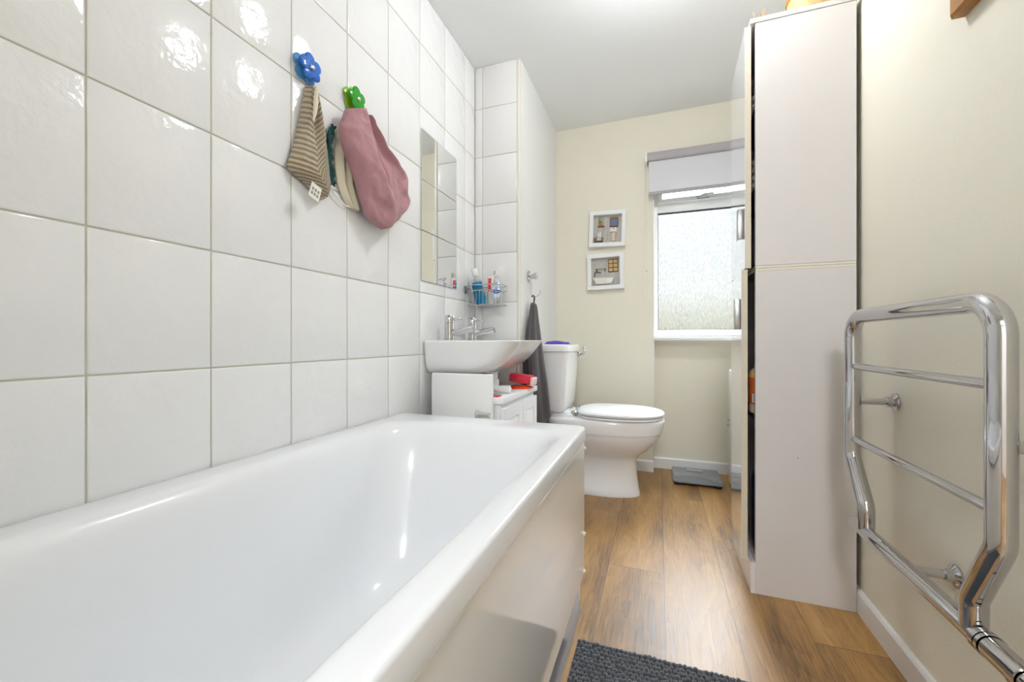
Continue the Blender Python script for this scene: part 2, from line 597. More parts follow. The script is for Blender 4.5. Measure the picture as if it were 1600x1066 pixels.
def fillet(pts, radii, n=6):
    """polyline with rounded inner corners"""
    P = [Vector(p) for p in pts]
    out = [P[0]]
    for i in range(1, len(P) - 1):
        r = radii[i - 1] if isinstance(radii, (list, tuple)) else radii
        a = (P[i - 1] - P[i]).normalized()
        b = (P[i + 1] - P[i]).normalized()
        ang = a.angle(b)
        d = r / math.tan(ang / 2)
        s, e_ = P[i] + a * d, P[i] + b * d
        c = P[i] + (a + b).normalized() * (r / math.sin(ang / 2))
        v0, v1 = s - c, e_ - c
        tot = v0.angle(v1)
        for k in range(n + 1):
            f = k / n
            out.append(c + (v0 * math.sin((1 - f) * tot) + v1 * math.sin(f * tot)) / math.sin(tot))
    out.append(P[-1])
    return out


def text_mesh(name, body, size, matrix, material, parent, extrude=0.0003):
    cu = bpy.data.curves.new(name, 'FONT')
    cu.body = body
    cu.size = size
    cu.extrude = extrude
    cu.align_x = 'CENTER'
    cu.align_y = 'CENTER'
    tmp = bpy.data.objects.new('tmp_text', cu)
    COL.objects.link(tmp)
    dg = bpy.context.evaluated_depsgraph_get()
    me = bpy.data.meshes.new_from_object(tmp.evaluated_get(dg))
    bpy.data.objects.remove(tmp)
    base = Vector((0, 0, 0))
    p = parent
    while p is not None:
        base += p.location
        p = p.parent
    me.transform(Matrix.Translation(-base) @ matrix)
    me.materials.clear()
    me.materials.append(M[material])
    o = bpy.data.objects.new(name, me)
    COL.objects.link(o)
    o.parent = parent
    return o


# ------------------------------------------------------------------ the room
XL, XR = -0.893, 0.574         # left (tiled) wall, right wall
YC, XC = 1.91, -0.648          # face and side of the boxed-in column
YB, YR = 2.675, 2.775          # back wall, recessed back wall under the window
ZC = 2.22                      # ceiling
Y0 = -0.60                     # wall behind the photographer
XW = -0.029                    # left side of the window recess

m = MB()
m.box(-1.05, 0.75, -2.2, 2.95, -0.08, 0.0)
struct('floor', m, 'floor', smooth=False)
m = MB()
m.box(-1.05, 0.75, -0.70, 2.95, ZC, ZC + 0.1)
struct('ceiling', m, 'ceil', smooth=False)


def tiles(m, u_edges, v_edges, place, g=0.0016, mi=0):
    """glazed tiles with rounded edges, each very slightly out of true"""
    for a0, a1 in zip(u_edges[:-1], u_edges[1:]):
        for b0, b1 in zip(v_edges[:-1], v_edges[1:]):
            if a1 - a0 < 0.01 or b1 - b0 < 0.01:
                continue
            ta, tb, off = random.uniform(-.001, .001), random.uniform(-.001, .001), random.uniform(0, .0003)
            ca, cb = (a0 + a1) / 2, (b0 + b1) / 2

            def h(a, b, base):
                return base + off + ta * (a - ca) + tb * (b - cb)
            rings = []
            for ins, hh in ((g, -0.001), (g, 0.0022), (g + 0.0012, 0.0032), (g + 0.0035, 0.0040)):
                rings.append([place(a, b, h(a, b, hh)) for a, b in ((a0 + ins, b0 + ins), (a1 - ins, b0 + ins), (a1 - ins, b1 - ins), (a0 + ins, b1 - ins))])
            m.loft(rings, cap0=False, mi=mi)


m = MB()
m.box(-1.05, XL - 0.003, -0.70, 2.95, 0, ZC, mi=1)
ve = [0.0, 0.013] + [0.013 + 0.249 * k for k in range(1, 9)] + [ZC]
ye = [Y0] + [-0.006 + 0.2005 * k for k in range(-2, 10)] + [YC]
tiles(m, ye, ve, lambda a, b, h: (XL - 0.004 + h, a, b))
struct('wall_left', m, ['tile', 'grout'], smooth=True)

m = MB()
m.box(-0.96, XC, YC + 0.003, 2.95, 0, ZC, mi=1)
m.box(XC - 0.004, XC + 0.0005, YC + 0.002, 2.9, 0, ZC, mi=2)
tiles(m, [XL, -0.851, XC - 0.014], ve, lambda a, b, h: (a, YC + 0.004 - h, b))
struct('wall_column', m, ['tile2', 'grout', 'whitepaint'])
m = MB()
m.box(XC - 0.013, XC + 0.0015, YC - 0.001, YC + 0.012, 0, ZC, 0.001)
struct('trim_1', m, 'edge_trim' if 'edge_trim' in M else 'screwcap')

# back wall: solid left of the window, header above the recess, thin wall below the sill
m = MB()
m.box(XC, XW, YB, 2.95, 0, ZC)
m.box(XW, XR + 0.1, YB, 2.95, 1.88, ZC)
m.box(XW, XR + 0.1, YR, 2.95, 0, 0.835)
m.box(0.525, XR + 0.1, 2.74, 2.95, 0.835, 1.88)
struct('wall_back', m, 'cream', smooth=False)
m = MB()
m.box(XR, 0.75, -0.70, 2.95, 0, ZC)
struct('wall_right', m, 'cream', smooth=False)
m = MB()
m.box(-1.05, -0.22, -0.70, Y0, 0, ZC)
m.box(0.52, 0.75, -0.70, Y0, 0, ZC)
m.box(-0.22, 0.52, -0.70, Y0, 2.0, ZC)
struct('wall_rear', m, 'cream', smooth=False)
m = MB()
m.box(-1.15, -1.05, -2.3, -0.70, 0, ZC)
m.box(0.75, 0.85, -2.3, -0.70, 0, ZC)
m.box(-1.05, 0.75, -2.3, -2.2, 0, ZC)
m.box(-1.05, 0.75, -2.2, -0.70, ZC, ZC + 0.1)
struct('wall_added_hall', m, 'whitepaint', smooth=False)  # unseen hall and its doorway, added to send fill light into the room
m = MB()
for a, b in ((-0.28, -0.22), (0.52, 0.58 - 0.008)):
    m.box(a, b, Y0, Y0 + 0.014, 0, 2.06, 0.003)
m.box(-0.22, 0.52, Y0, Y0 + 0.014, 2.0, 2.06, 0.003)
struct('door_1', m, 'gloss_wood')


def skirting(name, x0, x1, y0, y1, side, h=0.068):
    m = MB()
    t = 0.013
    if side == 'x':    # runs along x, in front of a wall at y1
        m.prism([(y0, 0), (y1, 0), (y1, h), (y0 + 0.005, h), (y0, h - 0.007)], 'x', x0, x1)
    else:              # runs along y, in front of a wall at x1
        m.prism([(x0, 0), (x1, 0), (x1, h), (x0 + 0.005, h), (x0, h - 0.007)], 'y', y0, y1)
    return struct(name, m, 'gloss_wood')


skirting('baseboard_back', XC, XW, YB - 0.013, YB, 'x')
skirting('baseboard_recess', XW, XR - 0.013, YR - 0.013, YR, 'x')
skirting('baseboard_right', XR - 0.013, XR, Y0, YR - 0.013, 'y')

# window in its recess
win = bpy.data.objects.new('window_1', None)
win.location = (0.25, 2.76, 0.84)
COL.objects.link(win)
win['kind'] = 'structure'
wx0, wx1, wz0, wz1 = XW, 0.525, 0.840, 1.88
m = MB()
yf0, yf1 = 2.745, 2.80
rect_frame(m, 'y', wx0, wx1, wz0, wz1, 0.024, yf0, yf1, 0.003)
m.box(wx0 + 0.0235, wx1 - 0.0235, yf0 + 0.0005, yf1, wz0 + 0.0235, wz0 + 0.040, 0.003)
m.box(wx0 + 0.0235, wx1 - 0.0235, yf0 + 0.0005, yf1, 1.625, 1.680, 0.003)
obj('window_frame', m, 'upvc', win)
m = MB()
rect_frame(m, 'y', wx0 + 0.022, wx1 - 0.022, 1.678, 1.852, 0.030, yf0 - 0.012, yf1 - 0.02, 0.004)
obj('opening_sash', m, 'upvc', win)
m = MB()
gz0, gz1 = wz0 + 0.040, 1.625
rect_frame(m, 'y', wx0 + 0.024, wx1 - 0.024, gz0, gz1, 0.0032, yf0 + 0.012, yf0 + 0.022)
m.box(wx0 + 0.0275, wx1 - 0.0275, yf0 + 0.012, yf0 + 0.020, gz1 - 0.010, gz1 - 0.0033)
obj('gasket', m, 'gasket', win)
m = MB()
m.box(wx0 + 0.024, wx1 - 0.024, 2.768, 2.772, gz0, gz1)
obj('pane', m, 'pane', win, smooth=False)
m = MB()
m.box(wx0 + 0.050, wx1 - 0.050, 2.760, 2.764, 1.706, 1.824)
obj('pane', m, 'pane', win, smooth=False)
m = MB()
m.box(0.222, 0.290, yf0 - 0.020, yf0 - 0.012, 1.682, 1.702, 0.003)
m.lathe([(0.007, 0), (0.007, 0.016), (0.005, 0.018)], (0.248, yf0 - 0.020, 1.693), (0, -1, 0), 12)
m.tube([(0.228, yf0 - 0.034, 1.686), (0.258, yf0 - 0.038, 1.697), (0.312, yf0 - 0.036, 1.702)], [0.008, 0.010, 0.007], 10)
o = obj('window_latch', m, 'steel', win)
o['label'] = 'chrome latch on the opening sash'
m = MB()
m.box(XW + 0.001, XR - 0.001, YB - 0.022, 2.746, 0.815, 0.838, 0.006, seg=3)
sill = struct('windowsill', m, 'gloss_wood')
# slim plastic bead where the recess corner meets the wall
m = MB()
m.box(XW - 0.004, XW + 0.004, YB - 0.003, YB + 0.004, 0.07, 1.7, 0.001)
struct('trim_2', m, 'gloss_wood')

# ------------------------------------------------------------------ ceiling lamp (its light is the room's main light)
lt = thing('ceiling_lamp', 'round opal glass globe lamp hanging just below the white ceiling above the bath end', 'lamp', (0.03, 1.32, ZC - 0.19))
m = MB()
m.lathe([(0.0, 0.0), (0.05, 0.010), (0.085, 0.035), (0.10, 0.075), (0.10, 0.095), (0.088, 0.130), (0.06, 0.155), (0.045, 0.162)], (0.03, 1.32, ZC - 0.19), seg=36)
obj('lamp_shade', m, 'lamp', lt)
m = MB()
m.lathe([(0.046, 0.1625), (0.050, 0.166), (0.050, 0.188), (0.0, 0.1885)], (0.03, 1.32, ZC - 0.19), seg=36)
obj('lamp_base', m, 'plastic', lt)

lh = thing('hall_fill_lamp', 'added round fill lamp, out of view on the hall ceiling behind the doorway', 'lamp', (0.12, -1.30, ZC - 0.18))  # added and unseen: brightens the room from behind the camera
m = MB()
m.lathe([(0.0, 0.0), (0.14, 0.012), (0.22, 0.04), (0.24, 0.08), (0.22, 0.12), (0.14, 0.150), (0.05, 0.158)], (0.12, -1.30, ZC - 0.18), seg=36)
obj('lamp_shade', m, 'hall_fill_lamp', lh)
m = MB()
m.lathe([(0.046, 0.1585), (0.050, 0.162), (0.050, 0.178), (0.0, 0.1785)], (0.12, -1.30, ZC - 0.18), seg=36)
obj('lamp_base', m, 'plastic', lh)

# ------------------------------------------------------------------ bathtub
bt = thing('bathtub', 'white acrylic bathtub along the tiled wall with a glossy cream side panel', 'bathtub', (-0.55, 0.43, 0))
bx0, bx1, by0, by1 = XL + 0.0025, -0.213, -0.425, 1.280
m = MB()
ix0, ix1, iy0, iy1 = -0.822, -0.266, -0.34, 1.165


def tub_ring(s, e0, e1, z, r):
    return rrect(ix0 + s, ix1 - s, iy0 + e0, iy1 - e1, r, z, 8)


rings = [rrect(bx0, bx1, by0, by1, 0.022, 0.508, 8), rrect(bx0, bx1, by0, by1, 0.022, 0.543, 8),
         rrect(bx0 + 0.001, bx1 - 0.0012, by0 + .0012, by1 - 0.0012, 0.022, 0.5465, 8),
         rrect(bx0 + 0.002, bx1 - 0.0035, by0 + .0035, by1 - 0.0035, 0.022, 0.5492, 8),
         rrect(bx0 + 0.004, bx1 - 0.0070, by0 + .007, by1 - 0.0070, 0.022, 0.5505, 8),
         rrect(bx0 + 0.008, bx1 - 0.0130, by0 + .013, by1 - 0.0130, 0.022, 0.551, 8)]
rings += [tub_ring(-0.016, -0.018, -0.022, 0.5505, 0.09), tub_ring(-0.006, -0.006, -0.008, 0.549, 0.095), tub_ring(0.002, 0.003, 0.003, 0.5455, 0.10), tub_ring(0.010, 0.012, 0.014, 0.538, 0.105),
          tub_ring(0.017, 0.02, 0.026, 0.524, 0.11), tub_ring(0.024, 0.035, 0.045, 0.49, 0.115), tub_ring(0.038, 0.065, 0.08, 0.40, 0.12),
          tub_ring(0.055, 0.10, 0.125, 0.28, 0.12), tub_ring(0.070, 0.13, 0.165, 0.20, 0.12), tub_ring(0.090, 0.16, 0.20, 0.162, 0.11),
          tub_ring(0.120, 0.20, 0.24, 0.142, 0.09), tub_ring(0.16, 0.26, 0.30, 0.134, 0.07)]
m.loft(rings, cap0=False)
# outside of the shell, under the rim
m.loft([rrect(bx0, bx1, by0, by1, 0.022, 0.508, 8), rrect(bx0 + .012, bx1 - 0.012, by0 + .012, by1 - .012, 0.022, 0.508, 8),
        rrect(ix0 - .03, ix1 - 0.0, iy0 - .01, iy1 + .02, 0.10, 0.45, 8), rrect(ix0 + .03, ix1 - 0.03, iy0 + .1, iy1 - .12, 0.10, 0.12, 8)], cap0=False)
obj('tub', m, 'acrylic', bt, angle=50)
m = MB()
m.prism([(bx1 - 0.021, 0.072), (bx1 - 0.012, 0.072), (bx1 - 0.006, 0.095), (bx1 - 0.006, 0.494), (bx1 - 0.010, 0.499), (bx1 - 0.024, 0.500)], 'y', by0 + 0.01, by1 - 0.004)
pn = obj('bath_panel', m, 'panel', bt)
pn['label'] = 'high gloss cream side panel'
m = MB()
m.box(bx1 - 0.040, bx1 - 0.020, by0 + 0.01, by1 - 0.03, 0.0, 0.080)
m.box(bx0 + 0.01, bx1 - 0.020, by1 - 0.018, by1 - 0.006, 0.0, 0.500)
obj('plinth', m, 'panel', bt)
m = MB()
m.prism([(bx1 - 0.019, 0.001), (bx1 - 0.008, 0.001), (bx1 - 0.012, 0.010), (bx1 - 0.0135, 0.066), (bx1 - 0.019, 0.07)], 'y', by0 + 0.02, by1 - 0.05)
obj('seal_strip', m, 'clearstrip', bt)
for yy, zz in ((by1 - 0.012, 0.482), (by1 - 0.012, 0.215), (by1 - 0.014, 0.098)):
    m = MB()
    m.lathe([(0.0065, 0), (0.0068, 0.003), (0.004, 0.006), (0.001, 0.007)], (bx1 - 0.0062, yy, zz), (1, 0, 0), 12)
    obj('screw_cap', m, 'screwcap', pn)

# ------------------------------------------------------------------ basin with its taps
bs = thing('basin', 'white ceramic wall-hung basin with two chrome taps below the mirror tiles', 'basin', (-0.7, 1.64, 0.6))
m = MB()
qx0, qx1, qy0, qy1 = XL + 0.0015, -0.498, 1.410, 1.872


def basin_ring(fr, sd, z, bk=0.0, rf=0.10, rb=0.02):
    return rrect(qx0 + bk, qx1 - fr, qy0 + sd, qy1 - sd, (rf, rb, rb, rf), z, 8)


rings = [basin_ring(0.215, 0.060, 0.682, 0.002, 0.07, .02), basin_ring(0.180, 0.045, 0.6835, 0.001, 0.075, .02), basin_ring(0.135, 0.026, 0.692, 0, 0.08), basin_ring(0.092, 0.015, 0.712, 0, 0.09),
         basin_ring(0.055, 0.008, 0.743, 0, 0.10), basin_ring(0.023, 0.003, 0.782, 0, 0.10), basin_ring(0.005, 0.001, 0.807, 0, 0.10), basin_ring(0.000, 0.000, 0.8145, 0, 0.10),
         basin_ring(0.003, 0.003, 0.8175, 0.002, 0.10), basin_ring(0.012, 0.014, 0.8175, 0.004, 0.095),
         basin_ring(0.022, 0.026, 0.8165, 0.112, 0.09, 0.05), basin_ring(0.030, 0.034, 0.808, 0.120, 0.085, 0.06), basin_ring(0.055, 0.055, 0.775, 0.14, 0.08, .06), basin_ring(0.10, 0.10, 0.745, 0.17, 0.06, .05),
         basin_ring(0.125, 0.19, 0.738, 0.20, 0.02, .02)]
m.loft(rings)
obj('bowl', m, 'ceramic', bs, angle=60)
m = MB()
m.lathe([(0.032, 0.0), (0.032, 0.045), (0.026, 0.047), (0.026, 0.075), (0.034, 0.078), (0.034, 0.082)], (-0.685, 1.64, 0.6015), seg=24)
obj('waste_trap', m, 'plastic', bs)
for ty in (1.53, 1.755):
    tx = -0.833
    m = MB()
    m.lathe([(0.026, 0.0), (0.026, 0.004), (0.0215, 0.006), (0.0215, 0.072), (0.0205, 0.073), (0.0205, 0.0745), (0.0215, 0.0755), (0.0215, 0.103), (0.0195, 0.106), (0.0, 0.1065)], (tx, ty, 0.8178), seg=28)
    tp = obj('tap', m, 'chrome', bs)
    m = MB()
    m.tube([(tx + 0.012, ty, 0.848), (tx + 0.06, ty, 0.857), (tx + 0.112, ty, 0.866)], 0.0135, 18)
    m.lathe([(0.009, 0), (0.0085, 0.012)], (tx + 0.102, ty, 0.847), (0.1, 0, 1), 14)
    obj('spout', m, 'chrome', tp)
    m = MB()
    m.tube([(tx + 0.014, ty, 0.907), (tx + 0.04, ty, 0.907), (tx + 0.058, ty, 0.909)], [0.0065, 0.0050, 0.0055], 10)
    obj('tap_lever', m, 'chrome', tp)

# ------------------------------------------------------------------ vanity cupboard under the basin
vc = thing('vanity_cabinet', 'low white cupboard with panelled doors standing under the basin', 'cabinet', (-0.72, 1.65, 0))
m = MB()
m.box(-0.795, -0.566, 1.435, 1.875, 0.0, 0.5745, 0.002)
obj('body', m, 'plastic', vc)
m = MB()
m.box(-0.80, -0.549, 1.425, 1.884, 0.575, 0.600, 0.003)
obj('worktop', m, 'plastic', vc)
for (d0, d1, proud) in ((1.440, 1.655, 0.0), (1.658, 1.868, 0.0)):
    m = MB()
    m.box(-0.5655, -0.552, d0, d1, 0.04, 0.556, 0.002)
    rect_frame(m, 'x', d0, d1, 0.04, 0.556, 0.045, -0.548, -0.5525, 0.0)
    dr = obj('door', m, 'plastic', vc)
    m = MB()
    yk = d1 - 0.022 if d0 < 1.5 else d0 + 0.022
    m.lathe([(0.005, 0), (0.005, 0.012), (0.011, 0.016), (0.011, 0.022), (0.006, 0.025)], (-0.548, yk, 0.40), (1, 0, 0), 14)
    obj('knob', m, 'greyplastic', dr)

# upright white door panel with a grey knob, between the bath end and the vanity cupboard
pd = thing('cupboard_door', 'white flat cupboard door with a grey peg handle, upright between bath and basin', 'door', (-0.71, 1.40, 0))
m = MB()
m.box(-0.838, -0.582, 1.392, 1.412, 0.0, 0.690, 0.004, seg=3)
p_ = obj('door_panel', m, 'whitepaint', pd)
m = MB()
m.lathe([(0.006, 0), (0.0155, 0.001), (0.0165, 0.004), (0.013, 0.008), (0.008, 0.012), (0.0075, 0.05), (0.0085, 0.052)], (-0.640, 1.380, 0.543), (1, 0, 0.0), 20)
m.tube([(-0.596, 1.380, 0.543), (-0.594, 1.386, 0.543), (-0.594, 1.394, 0.543)], 0.0065, 10)
o = obj('handle', m, 'greyplastic', pd)
o['label'] = 'grey peg handle'

# ------------------------------------------------------------------ things on the vanity worktop
t = thing('sponge', 'raspberry red sponge with a pale pink edge, on the vanity top beside the towel', 'sponge', (-0.585, 1.78, 0.617))
m = MB()
R = Matrix.Rotation(0.12, 3, 'Y')
m.box(-0.645, -0.545, 1.745, 1.815, 0.623, 0.660, 0.006, seg=3, rot=R)
obj('foam', m, 'pinkred', t)
m = MB()
m.box(-0.5445, -0.530, 1.745, 1.815, 0.611, 0.648, 0.005, seg=3, rot=R)
obj('scourer', m, 'palepink', t)


def crumple(name, cx, cy, z, rx, ry, h, material, seed, label=None, cat=None, parent=None, n=10):
    rnd = random.Random(seed)
    m = MB()
    rings = []
    for i in range(6):
        f = i / 5
        s = math.cos(f * PI / 2 * 0.96)
        rings.append([(cx + rx * s * math.cos(2 * PI * k / 20) * rnd.uniform(.82, 1.12), cy + ry * s * math.sin(2 * PI * k / 20) * rnd.uniform(.82, 1.12),
                       z + h * math.sin(f * PI / 2) * (rnd.uniform(.72, 1.15) if i else 0)) for k in range(20)])
    m.loft(rings)
    o = obj(name, m, material, parent, angle=80)
    if label:
        tag(o, label, cat)
    return o


crumple('cleaning_cloth', -0.595, 1.765, 0.6005, 0.062, 0.055, 0.011, 'orangered', 3, 'crumpled orange-red cloth under the red sponge on the vanity top', 'cloth')
t = thing('lotion_tube', 'white plastic tube lying flat on the vanity top', 'tube', (-0.62, 1.60, 0.601))
m = MB()
m.tube([(-0.705, 1.55, 0.617), (-0.70, 1.55, 0.617), (-0.59, 1.555, 0.617), (-0.570, 1.556, 0.617), (-0.566, 1.556, 0.617)], [0.004, 0.012, 0.0155, 0.0150, 0.008], 16)
obj('tube_body', m, 'white', t)
m = MB()
m.tube([(-0.715, 1.549, 0.617), (-0.704, 1.55, 0.617)], [0.011, 0.011], 14)
obj('cap', m, 'greyplastic', t)
m = MB()
m.box(-0.618, -0.574, 1.436, 1.476, 0.6004, 0.6065, 0.002, mi=0)
m.box(-0.614, -0.577, 1.440, 1.472, 0.6060, 0.6078, 0.0005, mi=1)
tag(obj('soap_packet', m, ['red', 'greyprint']), 'small flat red packet near the front edge of the vanity top', 'packet')

# ------------------------------------------------------------------ mirror tiles
for z0, lab in ((1.057, 'lowest of the three frameless mirror tiles, reflecting the mouthwash bottle'), (1.2605, 'middle one of the three frameless mirror tiles above the basin'), (1.464, 'topmost of the three frameless mirror tiles on the tiled wall')):
    m = MB()
    m.box(XL + 0.0012, XL + 0.0050, 1.402, 1.700, z0, z0 + 0.2015, 0.0008, seg=1)
    o = obj('mirror_tile', m, 'mirror', smooth=False)
    tag(o, lab, 'mirror', 'mirror tiles above the basin')


# ------------------------------------------------------------------ flower hooks and hanging cloths
def flower(m, c, r, th, ax=(1, 0, 0), mi=0, rot=0.3):
    """five petals in the plane across x"""
    n = 60
    ring = []
    for k in range(n):
        a = 2 * PI * k / n + rot
        rr = r * (0.70 + 0.30 * abs(math.cos(2.5 * (a - rot))) ** 0.7)
        ring.append((rr * math.cos(a), rr * math.sin(a)))
    prof = [(0.90, 0), (1.0, 0.25), (1.0, 0.7), (0.9, 1.0), (0.5, 1.02)]
    m.loft([[(c[0] + th * h, c[1] + s * p[0], c[2] + s * p[1]) for p in ring] for s, h in prof], mi=mi)


def flower_hook(y, z, front, back, label):
    t = thing('flower_hook', label, 'hook', (XL + 0.0015, y, z), 'flower-shaped wall hooks')
    m = MB()
    flower(m, (XL + 0.0015, y, z), 0.041, 0.006, rot=0.2)
    obj('back_flower', m, back, t)
    m = MB()
    m.tube([(XL + 0.007, y, z), (XL + 0.019, y, z)], 0.008, 14)
    obj('stem', m, front, t)
    m = MB()
    flower(m, (XL + 0.019, y, z), 0.036, 0.007, rot=0.5)
    obj('front_flower', m, front, t)
    m = MB()
    m.lathe([(0.0075, 0), (0.0075, 0.003), (0.005, 0.006), (0.001, 0.007)], (XL + 0.0262, y, z - 0.002), (1, 0, 0), 16)
    obj('screw', m, 'chrome', t)


flower_hook(0.836, 1.545, 'bluegel', 'paleblue', 'blue translucent flower hook on the wall above the beige towel')
flower_hook(1.014, 1.560, 'greengel', 'limegel', 'green translucent flower hook on the wall above the pink cloth')


def resample(P, n):
    out = []
    L = [0]
    for a, b in zip(P[:-1], P[1:]):
        L.append(L[-1] + math.dist(a, b))
    for i in range(n):
        s = L[-1] * i / (n - 1)
        k = max(j for j in range(len(P) - 1) if L[j] <= s + 1e-9)
        f = (s - L[k]) / max(1e-9, L[k + 1] - L[k])
        p0, p1, p2, p3 = P[max(k - 1, 0)], P[k], P[k + 1], P[min(k + 2, len(P) - 1)]
        out.append(tuple(0.5 * (2 * b + (c - a) * f + (2 * a - 5 * b + 4 * c - d) * f * f + (3 * b - a - 3 * c + d) * f ** 3) for a, b, c, d in zip(p0, p1, p2, p3)))
    return out


def hanging(L, R, bulge, folds, x_back, nv=64, nu=48, sag=0.0, material='pink', name='cloth', parent=None, seed=1, crease=0.0, dy=0.0):
    """cloth hung against the left wall: L, R its two side edges in (y, z), closed round a thin back"""
    Ls, Rs = resample(L, nv), resample(R, nv)
    m = MB()
    rings = []
    for i in range(nv):
        v = i / (nv - 1)
        (ya, za), (yb, zb) = Ls[i], Rs[i]
        ya, yb = ya + dy, yb + dy
        ring = []
        d = bulge(v)
        for j in range(nu):
            u = j / (nu - 1)
            prof = max(0.0, math.sin(PI * u)) ** 0.55
            y, z = ya + (yb - ya) * u, za + (zb - za) * u - sag * math.sin(PI * u) * v
            q = Vector((y * 14 + seed, z * 11, seed * 3.1))
            cz_ = (abs(noise.noise(q)) - 0.25) * 1.0 + (abs(noise.noise(q * 2.3)) - 0.25) * 0.5
            ring.append((max(x_back + 0.003, x_back + 0.004 + d * prof * (0.72 + folds(u, v)) - crease * cz_ * min(1, prof * 1.3)), y, z))
        for j in range(nu - 2, 0, -1):
            u = j / (nu - 1)
            prof = max(0.0, math.sin(PI * u)) ** 0.55
            ring.append((x_back + 0.06 * d * prof, ya + (yb - ya) * u, za + (zb - za) * u - sag * math.sin(PI * u) * v))
        rings.append(ring)
    m.loft(rings, uv=True)
    # lay the ribs as two leaning panels that meet at the middle fold
    for f in m.bm.faces:
        for lp in f.loops:
            u, v = lp[m.uv].uv
            uu = min(1.0, u * 2)
            lp[m.uv].uv = (uu, v * 1.5 + (0.9 * (uu - 0.42) if uu > 0.42 else 0.25 * (0.42 - uu)) * (0.3 + v))
    return obj(name, m, material, parent, angle=85)


# beige ribbed hand towel
tw = thing('hand_towel', 'small beige ribbed towel hanging from the blue flower hook', 'towel', (XL, 0.83, 1.5))
L = [(0.815, 1.497), (0.800, 1.43), (0.783, 1.355), (0.768, 1.300), (0.757, 1.258), (0.784, 1.243), (0.814, 1.233), (0.850, 1.212)]
Rr = [(0.842, 1.500), (0.856, 1.456), (0.872, 1.404), (0.882, 1.348), (0.892, 1.291), (0.893, 1.256), (0.880, 1.224), (0.858, 1.205)]


def fold_a(u, v):
    g = 0.30 * math.exp(-((u - 0.42 - 0.1 * v) / 0.10) ** 2) * math.sin(PI * min(1, v * 1.4))
    h = 0.22 * math.exp(-((u - 0.16) / 0.08) ** 2) * (1 - v)
    return -g + h + 0.10 * math.cos(9 * u + 3 * v)


hanging(L, Rr, lambda v: 0.026 + 0.030 * math.sin(PI * min(1, v * 0.75)), fold_a, XL + 0.004, material='ribbed', name='towel_cloth', parent=tw, seed=4, crease=0.006, dy=0.018)
# selvedge: a plain folded strip down the left of the top
m = MB()
m.tube([(XL + 0.036, 0.842, 1.494), (XL + 0.042, 0.834, 1.450), (XL + 0.046, 0.828, 1.42), (XL + 0.046, 0.822, 1.39)], [0.004, 0.006, 0.005, 0.002], 8)
o = obj('hem', m, 'muslin', tw)
o['label'] = 'pale plain hem'
m = MB()
Rm = Matrix.Rotation(-0.30, 3, 'X')
m.box(XL + 0.050, XL + 0.0512, 0.806, 0.840, 1.185, 1.226, 0.0004, seg=1, rot=Rm)
cl = obj('care_label', m, 'tagwhite', tw, smooth=False)
m = MB()
for r_ in range(2):
    for c_ in range(3):
        m.box(XL + 0.0512, XL + 0.0516, 0.811 + c_ * 0.009, 0.817 + c_ * 0.009, 1.206 - r_ * 0.012, 1.214 - r_ * 0.012, rot=Rm, pivot=(XL + 0.051, 0.823, 1.2055))
obj('care_symbols', m, 'greyprint', cl, smooth=False)

# cream cotton bag with teal net, mostly behind the pink cloth
bg_ = thing('cotton_bag', 'cream cotton wash bag with teal net, hanging partly behind the pink cloth', 'bag', (XL, 0.98, 1.4))
L = [(0.985, 1.520), (0.945, 1.44), (0.928, 1.36), (0.935, 1.29), (0.955, 1.25), (0.985, 1.222)]
Rr = [(1.005, 1.520), (1.00, 1.44), (1.005, 1.36), (1.02, 1.29), (1.03, 1.25), (1.03, 1.224)]
hanging(L, Rr, lambda v: 0.014 + 0.004 * v, lambda u, v: 0.25 * math.cos(15 * u + 4 * v), XL + 0.0025, material='muslin', name='bag_cloth', parent=bg_, seed=5, nv=30, dy=0.01, crease=0.006)
m = MB()
rn = random.Random(21)
for k in range(9):
    q = [(XL + 0.010 + rn.uniform(0, .008), 0.922 - 0.010 * math.sin(PI * i / 7) + rn.uniform(-.010, .010), 1.43 - 0.165 * i / 7 + rn.uniform(-.006, .006)) for i in range(8)]
    m.tube(resample(q, 24), [0.0022 + 0.0016 * rn.random() for _ in range(24)], 6)
obj('net', m, 'teal', bg_)
m = MB()
m.tube([(XL + 0.010, 0.91, 1.262), (XL + 0.010, 0.94, 1.236), (XL + 0.010, 0.98, 1.222), (XL + 0.010, 1.01, 1.224)], 0.0022, 6)
obj('drawstring', m, 'cordwhite', bg_)

# pink cloth
pk = thing('pink_cloth', 'dusty pink cotton cloth bunched over the green flower hook', 'cloth', (XL, 1.03, 1.5))
L = [(0.930, 1.490), (0.915, 1.455), (0.905, 1.42), (0.913, 1.383), (0.938, 1.342), (0.965, 1.299), (0.988, 1.251), (1.022, 1.203), (1.075, 1.186)]
Rr = [(1.000, 1.521), (1.020, 1.492), (1.034, 1.455), (1.060, 1.405), (1.100, 1.345), (1.150, 1.290), (1.190, 1.255), (1.150, 1.215), (1.092, 1.182)]


def fold_b(u, v):
    return 0.12 * math.cos(7 * u - 5 * v) * v + 0.10 * math.exp(-((u - 0.65 + 0.3 * v) / 0.10) ** 2) - 0.12 * math.exp(-((u - 0.35) / 0.09) ** 2) * v


